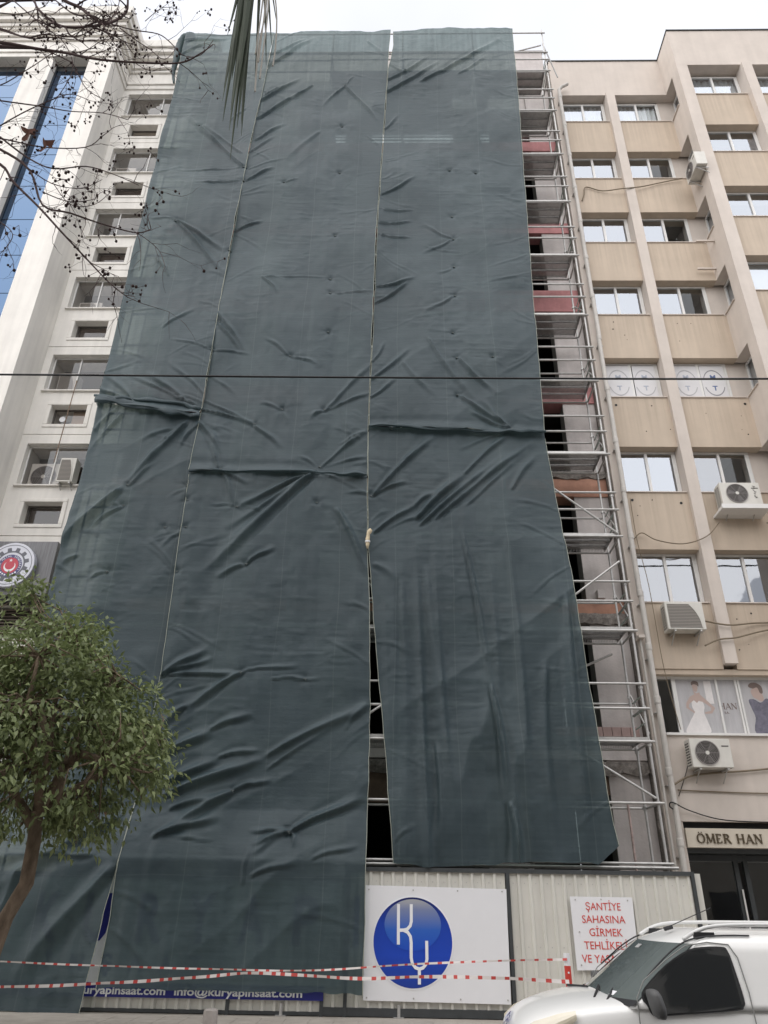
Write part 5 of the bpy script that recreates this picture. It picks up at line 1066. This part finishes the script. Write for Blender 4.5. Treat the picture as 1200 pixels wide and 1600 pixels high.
# bare tree at the left, its crown reaching into the top left corner
bt_ = empty('bare_tree', (-9.2, 7, .136), 'leafless tree whose thin twigs with dark seed balls reach into the top left corner', 'tree')
MB().tube([(-9.2, 7, .1), (-9.1, 7, 3), (-8.9, 7, 6.5), (-8.7, 7, 9)], [.26, .22, .18, .14], 12).build('trunk', M_bark2, bt_, smooth=True)
bm_ = MB(); random.seed(9); balls = MB()
def ball(p, r):
    b = 6; balls.rings([[(p[0] + r * math.sin(th) * math.cos(2 * math.pi * j / b), p[1] + r * math.sin(th) * math.sin(2 * math.pi * j / b), p[2] + r * math.cos(th)) for j in range(b)] for th in (.25, 1.0, 2.1, 2.9)])
def twig(p, d, L, r, depth):
    P = [Vector(p)]; d = Vector(d).normalized(); n = 4
    for i in range(n): d = (d + Vector((random.gauss(0, .25), random.gauss(0, .2), random.gauss(0, .25)))).normalized(); P.append(P[-1] + d * L / n)
    bm_.tube(P, [r * (1 - .7 * i / n) for i in range(n + 1)], 4)
    if depth > 0:
        for i in range(1, n + 1):
            if random.random() < .6: twig(P[i], d + Vector((random.gauss(0, .8), random.gauss(0, .4), random.gauss(0, .8))), L * .5, r * .55, depth - 1)
    if random.random() < .33:
        for _ in range(random.randint(1, 4)): q = P[-1] + Vector((random.gauss(0, .05), random.gauss(0, .04), random.gauss(-.03, .06))); ball(q, random.uniform(.012, .024)); bm_.tube([P[-1], q], .003, 3)
for pts, r0, r1 in BRANCH:
    P = [Vector(p) for p in smooth_open(pts, 4)]; k = len(P); r0 *= .62; bm_.tube(P, [r0 + (r1 - r0) * (i / (k - 1)) for i in range(k)], 6)
    if pts[0][0] < -5.5: bm_.tube([(-8.75, 7, max(6.5, min(9, pts[0][2] - 2))), (-7.6, 7, pts[0][2] - .8), pts[0]], [.1, .07, r0], 7)
    for i in range(2, k):
        if P[i].x < -7: continue
        if random.random() < .42:
            d = (P[i] - P[i - 1]).normalized(); a = random.choice((-1, 1)) * random.uniform(.4, 1.1); e_ = Vector((d.x * math.cos(a) - d.z * math.sin(a), d.y + random.gauss(0, .2), d.x * math.sin(a) + d.z * math.cos(a)))
            twig(P[i], e_, random.uniform(.25, .8), max(.004, r1), 1)
        if random.random() < .13:
            for _ in range(random.randint(1, 5)): q = P[i] + Vector((random.gauss(0, .06), random.gauss(0, .05), random.gauss(-.05, .06))); ball(q, random.uniform(.014, .027)); bm_.tube([P[i], q], .003, 3)
bm_.build('branch', M_bark2, bt_, smooth=True); balls.build('seed_ball', mat('seed_ball', (.045, .03, .028), .9, .1), bt_, smooth=True)['kind'] = 'stuff'
for i, p in enumerate(((-5.62, 7, 12.0), (-5.28, 7, 11.72))):
    q = MB(); rs = random.Random(i); prev = None; ctr = Vector(p); ring = [ctr + Vector((.10 * (1 + .5 * math.cos(5 * a + i)) * math.cos(a) * rs.uniform(.7, 1.2), .05 * math.sin(2 * a + i), .13 * (1 + .45 * math.cos(5 * a + i)) * math.sin(a) * rs.uniform(.7, 1.2))) for a in [2 * math.pi * j / 20 for j in range(20)]]
    for j in range(20): q.face([ctr, ring[j], ring[(j + 1) % 20]])
    q.build('dead_leaf', mat('dead_leaf', (.11, .05, .035), .8, .2), bt_)

# palm beside the viewer, one drooping fan leaf hanging into the top of the view
pm = empty('palm_tree', (-2.4, -1.2, .136), 'palm with one dark drooping leaf hanging into the top of the view', 'tree')
MB().tube([(-2.4, -1.2, .1), (-2.42, -1.2, 3), (-2.38, -1.15, 6), (-2.35, -1.1, 9.2)], [.24, .2, .18, .2], 14).build('trunk', M_bark, pm, smooth=True)
M_palm = mat('palm_leaf', (.04, .06, .032), .6, .15, var=.5, vscale=9, stretch=(20, 6, .6)); M_fib = mat('palm_fibre', (.42, .40, .36), .8, .2)
def blade(b, base, tip, w, side, droop=0):
    base = Vector(base); tip = Vector(tip); s = Vector(side).normalized(); n = 6; rr = []
    for i in range(n + 1):
        t = i / n; p = base.lerp(tip, t) + Vector((0, 0, droop * math.sin(math.pi * t))); k = w * (1 - t) ** .7 * (1 if t > .02 else .8) + .0015
        rr.append([p - s * k, p + Vector((0, -.35 * k, 0)), p + s * k])
    for i in range(n):
        for j in range(2): b.face([rr[i][j], rr[i][j + 1], rr[i + 1][j + 1], rr[i + 1][j]])
random.seed(8)
def fan(hub, crown_pt, down=True, n=26):
    pt = MB().tube(smooth_open([crown_pt, tuple((Vector(crown_pt) + Vector(hub)) / 2 + Vector((0, 0, .5))), hub], 5), .022, 6).build('leaf_stalk', M_palm, pm, smooth=True)
    b = MB()
    for i in range(n):
        a = random.gauss(0, .35); L = random.uniform(1.4, 2.2); d = Vector((math.sin(a) * .5, random.gauss(.0, .12), -1)) if down else Vector((random.gauss(0, .5), random.gauss(0, .5), -.6))
        if not down: d = (Vector(hub) - Vector(crown_pt)).normalized() + Vector((random.gauss(0, .6), random.gauss(0, .6), random.gauss(-.5, .3)))
        d.normalize(); blade(b, hub, tuple(Vector(hub) + d * L), .022, (1, random.uniform(-.6, .6), 0))
    return b
HUB = (-1.2, 3.15, 8.75)
pt = MB().tube(smooth_open([(-2.35, -1.1, 9.2), (-1.9, .8, 9.9), (-1.4, 2.5, 9.6), HUB], 6), .022, 6).build('leaf_stalk', M_palm, pm, smooth=True)
b = MB()
# tips traced as (dx, z) below the hub
for dx, z, w in ((-.03, 6.38, .018), (.0, 6.44, .018), (.06, 6.5, .016), (-.1, 6.6, .016), (.04, 6.7, .018), (-.14, 6.82, .015), (.08, 6.52, .014), (-.16, 7.0, .014), (-.05, 6.75, .02), (.02, 6.9, .022), (-.08, 7.05, .02), (-.12, 7.3, .018), (.05, 7.1, .02), (-.2, 7.55, .011), (-.02, 7.2, .024), (.0, 7.35, .024)):
    blade(b, (HUB[0] + dx * .25 - .03, HUB[1] + random.gauss(0, .03), HUB[2]), (HUB[0] + dx * .7 + .045, HUB[1] + random.gauss(0, .06), z - .06), w * 1.7, (1, random.uniform(-.5, .5), 0))
b.build('leaf_blade', M_palm, pm)
b = MB()
for dx, z, w in ((.33, 7.25, .012), (.36, 7.5, .012), (.22, 7.1, .012), (.28, 7.55, .014), (.38, 7.8, .010), (.18, 7.45, .013)):
    blade(b, (HUB[0] + dx * .2, HUB[1], HUB[2]), (HUB[0] + dx * .62, HUB[1] + .05, z), w, (1, .2, 0))
b.build('leaf_blade', M_palm, pm)
fb = MB()
for dx, z in ((.14, 6.85), (.16, 7.0), (.13, 7.2), (.24, 7.15), (.1, 7.3)):
    fb.tube(smooth_open([(HUB[0] + .1, HUB[1], HUB[2]), (HUB[0] + dx * .8 + .04, HUB[1], 7.9), (HUB[0] + dx + .03 * random.random(), HUB[1], 7.4 if z < 7.2 else 7.6), (HUB[0] + dx + .03, HUB[1], z)], 4), .006, 5)
fb.build('leaf_fibre', M_fib, pm)
for i in range(8):
    a = R(150 + i * 30); hub = (-2.35 + 1.8 * math.cos(a), -1.3 + 1.8 * math.sin(a) - .4, 9.5 + .4 * (i % 2))
    if hub[1] > -.6: hub = (hub[0], -.9, hub[2])
    fan(hub, (-2.35, -1.1, 9.2), down=False).build('leaf_blade', M_palm, pm)

# ================================================================== van
VX, VY = 1.03, 8.26   # nose, centre line
vn_ = empty('delivery_van', (VX + 1.9, VY, 0), 'small white delivery van parked at the kerb with roof rails and dark windows', 'van')
M_paint = mat('white_car_paint', (.88, .875, .855), .25, .5, var=.03, vscale=2, coat=.6); M_trim = mat('dark_trim', (.03, .03, .032), .55, .3)
GL_car = glass('car_glass', .05, tint=(.30, .33, .33), gcol=(.9, .95, .95), bumpy=0)
def wl(l): return .86 * (1 - .40 * max(0, (.95 - l) / .95) ** 2.6) * (1 - .10 * max(0, (l - 3.3) / .55) ** 2)
def ztop(l): return float(np.interp(l, [0, .04, .15, .35, .6, .85, 1.1, 3.9], [.80, .88, .955, 1.025, 1.075, 1.105, 1.115, 1.115]))
def V(l, y, z): return (VX + l, VY + y, z)
bd = MB(); rings = []
for l in (0, .03, .10, .2, .32, .45, .6, .75, .9, 1.1, 1.5, 2.0, 2.6, 3.2, 3.6, 3.8, 3.84):
    w = wl(l) * (.9 if l == 0 else 1); zt = ztop(l); zl0 = .24 if l > .05 else .3; c = max(0, min(1, (1.4 - l) / .6)); r = []
    half = [(.90, zl0), (.985, zl0 + .12), (1.0, .55), (1.0, .75 if zt > .95 else zt - .13), (.985, zt - .07), (.94, zt - .012), (.72, zt + .022), (.4, zt + .042), (0, zt + .05)]
    for k, z in half: r.append(V(l, -w * k, z))
    for k, z in half[-2::-1]: r.append(V(l, w * k, z))
    rings.append(r)
bd.rings(rings)
body = bd.build('body', M_paint, vn_, smooth=True); sb = body.modifiers.new('sub', 'SUBSURF'); sb.levels = 2; sb.render_levels = 2
# greenhouse: stacked outlines
LEV = [1.07, 1.12, 1.22, 1.36, 1.48, 1.555, 1.605, 1.64, 1.655]
def cab(z, a):      # a in 0..1 from rear-left round the front to rear-right; returns (l, y)
    f = np.interp(z, [1.07, 1.555, 1.655], [.74, 1.40, 1.68]); hw = np.interp(z, [1.07, 1.48, 1.56, 1.605, 1.64, 1.655], [.85, .755, .73, .685, .58, .42]); rear = np.interp(z, [1.07, 1.55, 1.655], [3.80, 3.72, 3.55])
    bow = .22
    if a < .3: return (rear + (f + bow - rear) * (a / .3), -hw)
    if a > .7: return (rear + (f + bow - rear) * ((1 - a) / .3), hw)
    t = (a - .5) / .2; t = max(-1, min(1, t)); y = hw * math.sin(t * math.pi / 2) ** 1 if True else 0; return (f + bow * abs(y / hw) ** 3.0, y)
AS = [0, .1, .2, .27, .3] + [.3 + .4 * i / 16 for i in range(1, 16)] + [.7, .73, .8, .9, 1]
g = MB(); g.rings([[V(*cab(z, a), z) for a in AS] for z in LEV], close=True, cap=True)
g.build('cabin', M_paint, vn_, smooth=True)
def patch(zs, aas, off, nm, m, par=vn_, smooth=True):
    b = MB(); P = [[Vector(V(*cab(z, a), z)) for a in aas(z)] for z in zs]; out_ = []
    for i in range(len(P)):
        row = []
        for j in range(len(P[0])):
            du = P[i][min(j + 1, len(P[0]) - 1)] - P[i][max(j - 1, 0)]; dv = P[min(i + 1, len(P) - 1)][j] - P[max(i - 1, 0)][j]; n_ = du.cross(dv).normalized()
            c = P[i][j] - Vector((VX + 2.2, VY, 1.0)); n_ = n_ if n_.dot(c) > 0 else -n_; row.append(P[i][j] + n_ * off)
        out_.append(row)
    for i in range(len(P) - 1):
        for j in range(len(P[0]) - 1): b.face([out_[i][j], out_[i][j + 1], out_[i + 1][j + 1], out_[i + 1][j]])
    return b.build(nm, m, par, smooth=smooth)
M_wsback = mat('car_interior', (.02, .021, .022), .8, .2)
fr_ = lambda m0, n=20: (lambda z: [.3 + m0 + (.4 - 2 * m0) * i / n for i in range(n + 1)])
patch([1.095, 1.16, 1.24, 1.32, 1.40, 1.48, 1.54], fr_(.026), .004, 'windshield_backing', M_wsback)
ws = patch([1.095, 1.16, 1.24, 1.32, 1.40, 1.48, 1.54], fr_(.026), .009, 'windshield', mat('windshield_glass', (.13, .15, .145), .05, .9, coat=1.0))
patch([1.075, 1.115], fr_(.0), .02, 'cowl', M_trim)
# side door windows on both flanks
for s in (-1, 1):
    def sy(z): return VY + s * (np.interp(z, [1.07, 1.48, 1.56], [.85, .755, .73]) + .006)
    poly = smooth_poly([(1.09, 1.11), (1.06, 1.15), (1.09, 1.22), (1.30, 1.38), (1.52, 1.49), (1.66, 1.512), (1.80, 1.515), (1.845, 1.49), (1.865, 1.36), (1.88, 1.16), (1.86, 1.11), (1.8, 1.085), (1.4, 1.055), (1.16, 1.04), (1.11, 1.06)], 3)
    cxy = (1.5, 1.28)
    rim = [(cxy[0] + (l - cxy[0]) * 1.045, cxy[1] + (z - cxy[1]) * 1.06) for l, z in poly]
    def clampz(z): return max(z, 1.0)
    def sy2(z): return VY + s * (np.interp(z, [.95, 1.07, 1.48, 1.56], [.868, .855, .757, .732]) + .006)
    MB().face([(VX + l, sy2(z), z) for l, z in rim][::s]).build('window_seal', M_trim, vn_)
    MB().face([(VX + l, sy2(z) + s * .004, z) for l, z in poly][::s]).build('door_window', mat('side_glass', (.018, .019, .019), .05, .7, coat=1.0), vn_)
    # door shut lines
    MB().tube([(VX + l, sy2(z) + s * .001, z) for l, z in ((1.93, .45), (1.95, .9), (1.95, 1.2), (1.93, 1.45), (1.88, 1.545), (1.7, 1.56))], .005, 5).build('door_seam', mat('seam_grey', (.25, .25, .24), .6, .2), vn_)
    MB().tube([(VX + l, sy2(z) + s * .001, z) for l, z in ((.98, .5), (.99, .9), (1.0, 1.15), (1.08, 1.27), (1.3, 1.42), (1.5, 1.53), (1.7, 1.56))], .005, 5).build('door_seam', mat('seam_grey', (.25, .25, .24)), vn_)
    MB().box(VX + 1.72, VX + 1.9, VY + s * .865, VY + s * .90, .93, .965).build('door_handle', M_trim, vn_, bevel=.01)
    # mirror
    mr_ = MB(); my = VY + s * .99
    mr_.rings([[(VX + 1.10 + dx + k * .055 * math.cos(a), my + k * .11 * math.sin(a), z) for a in [2 * math.pi * j / 12 for j in range(12)]] for z, k, dx in ((1.02, .55, .04), (1.04, .9, .03), (1.1, 1.05, .02), (1.18, 1.0, .0), (1.215, .8, -.01), (1.225, .4, -.01))])
    mr_.box(VX + 1.12, VX + 1.17, min(VY + s * .85, my), max(VY + s * .85, my), 1.04, 1.09)
    mr_.build('wing_mirror', mat('grey_plastic', (.10, .10, .10), .5, .4), vn_, smooth=True)
    # roof rail
    ry = VY + s * .66
    P = smooth_open([(VX + 1.52, ry, 1.575), (VX + 1.66, ry, 1.645), (VX + 1.85, ry - s * .01, 1.685), (VX + 2.3, ry - s * .02, 1.70), (VX + 3.2, ry - s * .02, 1.70), (VX + 3.6, ry, 1.665), (VX + 3.72, ry, 1.60)], 5)
    rl_ = MB().tube([tuple(p) for p in P], .017, 8).build('roof_rail', mat('rail_silver', (.70, .70, .69), .35, .5), vn_, smooth=True)
    MB().box(VX + 1.62, VX + 1.80, ry - .02, ry + .012, 1.585, 1.635).box(VX + 3.45, VX + 3.62, ry - .02, ry + .012, 1.56, 1.65).build('rail_foot', M_trim, vn_)
    MB().tube([tuple(p) for p in smooth_open([(VX + 1.12, VY + s * .80, 1.30), (VX + 1.35, VY + s * .755, 1.475), (VX + 1.55, VY + s * .72, 1.575), (VX + 1.8, VY + s * .695, 1.61), (VX + 2.1, VY + s * .69, 1.615)], 4)], .007, 5).build('roof_gutter', M_trim, vn_)
    # headlight hugging the front corner
    hl = MB(); rows = []
    for q in range(6):
        r_ = []
        for i in range(13):
            l = .045 + .44 * (i / 12); t = q / 5; zt = ztop(l) - .008; lo = zt - .22 + .16 * (i / 12) ** 2; z = lo + (zt - lo) * t; bulge = .016 * math.sin(math.pi * t) * math.sin(math.pi * i / 12)
            r_.append(V(l - bulge, s * (wl(l) * (.995 - .03 * t ** 3) + .006 + bulge), z))
        rows.append(r_)
    for q in range(5):
        for i in range(12): hl.face([rows[q][i], rows[q][i + 1], rows[q + 1][i + 1], rows[q + 1][i]])
    hl.build('headlight', mat('headlight_lens', (.72, .66, .52), .08, .8, coat=1), vn_, smooth=True)
    MB().rings([[V(.34 + .03 * math.cos(a) * k, s * (wl(.34) + .012), .845 + .035 * math.sin(a) * k) for a in [2 * math.pi * j / 12 for j in range(12)]] for k in (1, .6)], cap=True).build('lamp_reflector', mat('chrome', (.8, .8, .78), .1, .5, metal=1), vn_)
    MB().box(VX + .93, VX + .97, VY + s * .862 - .006, VY + s * .862 + .006, .84, .87).build('indicator', mat('amber', (.6, .25, .03), .3, .5), vn_)
    for wx in (.72, 3.15):
        wy = VY + s * .80
        wh = MB().rings([[(VX + wx + r_ * math.cos(a), wy + o_, .3 + r_ * math.sin(a)) for a in [2 * math.pi * j / 28 for j in range(28)]] for r_, o_ in ((.18, s * .06), (.27, s * .075), (.3, s * .05), (.3, -s * .08), (.2, -s * .1))]).build('wheel', M_black, vn_, smooth=True)
        MB().rings([[(VX + wx + r_ * math.cos(a), wy + o_, .3 + r_ * math.sin(a)) for a in [2 * math.pi * j / 24 for j in range(24)]] for r_, o_ in ((.185, s * .062), (.17, s * .07), (.05, s * .085))]).build('rim', M_steel, wh)
MB().tube([V(.72, -.5, 1.115), V(.86, -.1, 1.175)], .012, 5).tube([V(.70, .55, 1.125), V(.80, .1, 1.15)], .012, 5).tube([V(.80, -.62, 1.11), V(.98, -.30, 1.22)], .009, 5).build('wiper', M_trim, vn_)
MB().tube([V(1.52, -.18, 1.645), V(1.60, -.18, 1.665)], .018, 7).tube([V(1.55, -.18, 1.66), V(1.95, -.30, 1.83)], .004, 5).build('antenna', M_trim, vn_)
MB().box(VX + .005, VX + .09, VY - .62, VY + .62, .32, .5).build('bumper_grille', M_trim, vn_, bevel=.02)
# emblem: two stacked chevrons on the nose
ez = MB()
def EP(y, t): return V(-.022 + .075 * t, y, .845 + .13 * t)
for k in range(2):
    t = .15 + k * .38
    for s in (-1, 1):
        ez.face([EP(0, t + .36), EP(s * .075, t), EP(s * .075, t - .2), EP(0, t + .16)])
em_ = ez.build('nose_emblem', mat('chrome_dark', (.35, .35, .36), .2, .5, metal=1), vn_)
patch([1.13, 1.16], lambda z: [.41, .425], .012, 'windshield_sticker', M_wht)
patch([1.475, 1.505], lambda z: [.49, .51], .012, 'windshield_sensor', mat('sensor_grey', (.4, .4, .4), .5, .3))
# dashboard, wheel and seats visible through the screen
MB().tube([V(1.18, -.38 + .18 * math.cos(a), 1.08 + .16 * math.sin(a)) for a in [2 * math.pi * j / 20 for j in range(21)]], .014, 6).build('steering_wheel', M_trim, vn_)
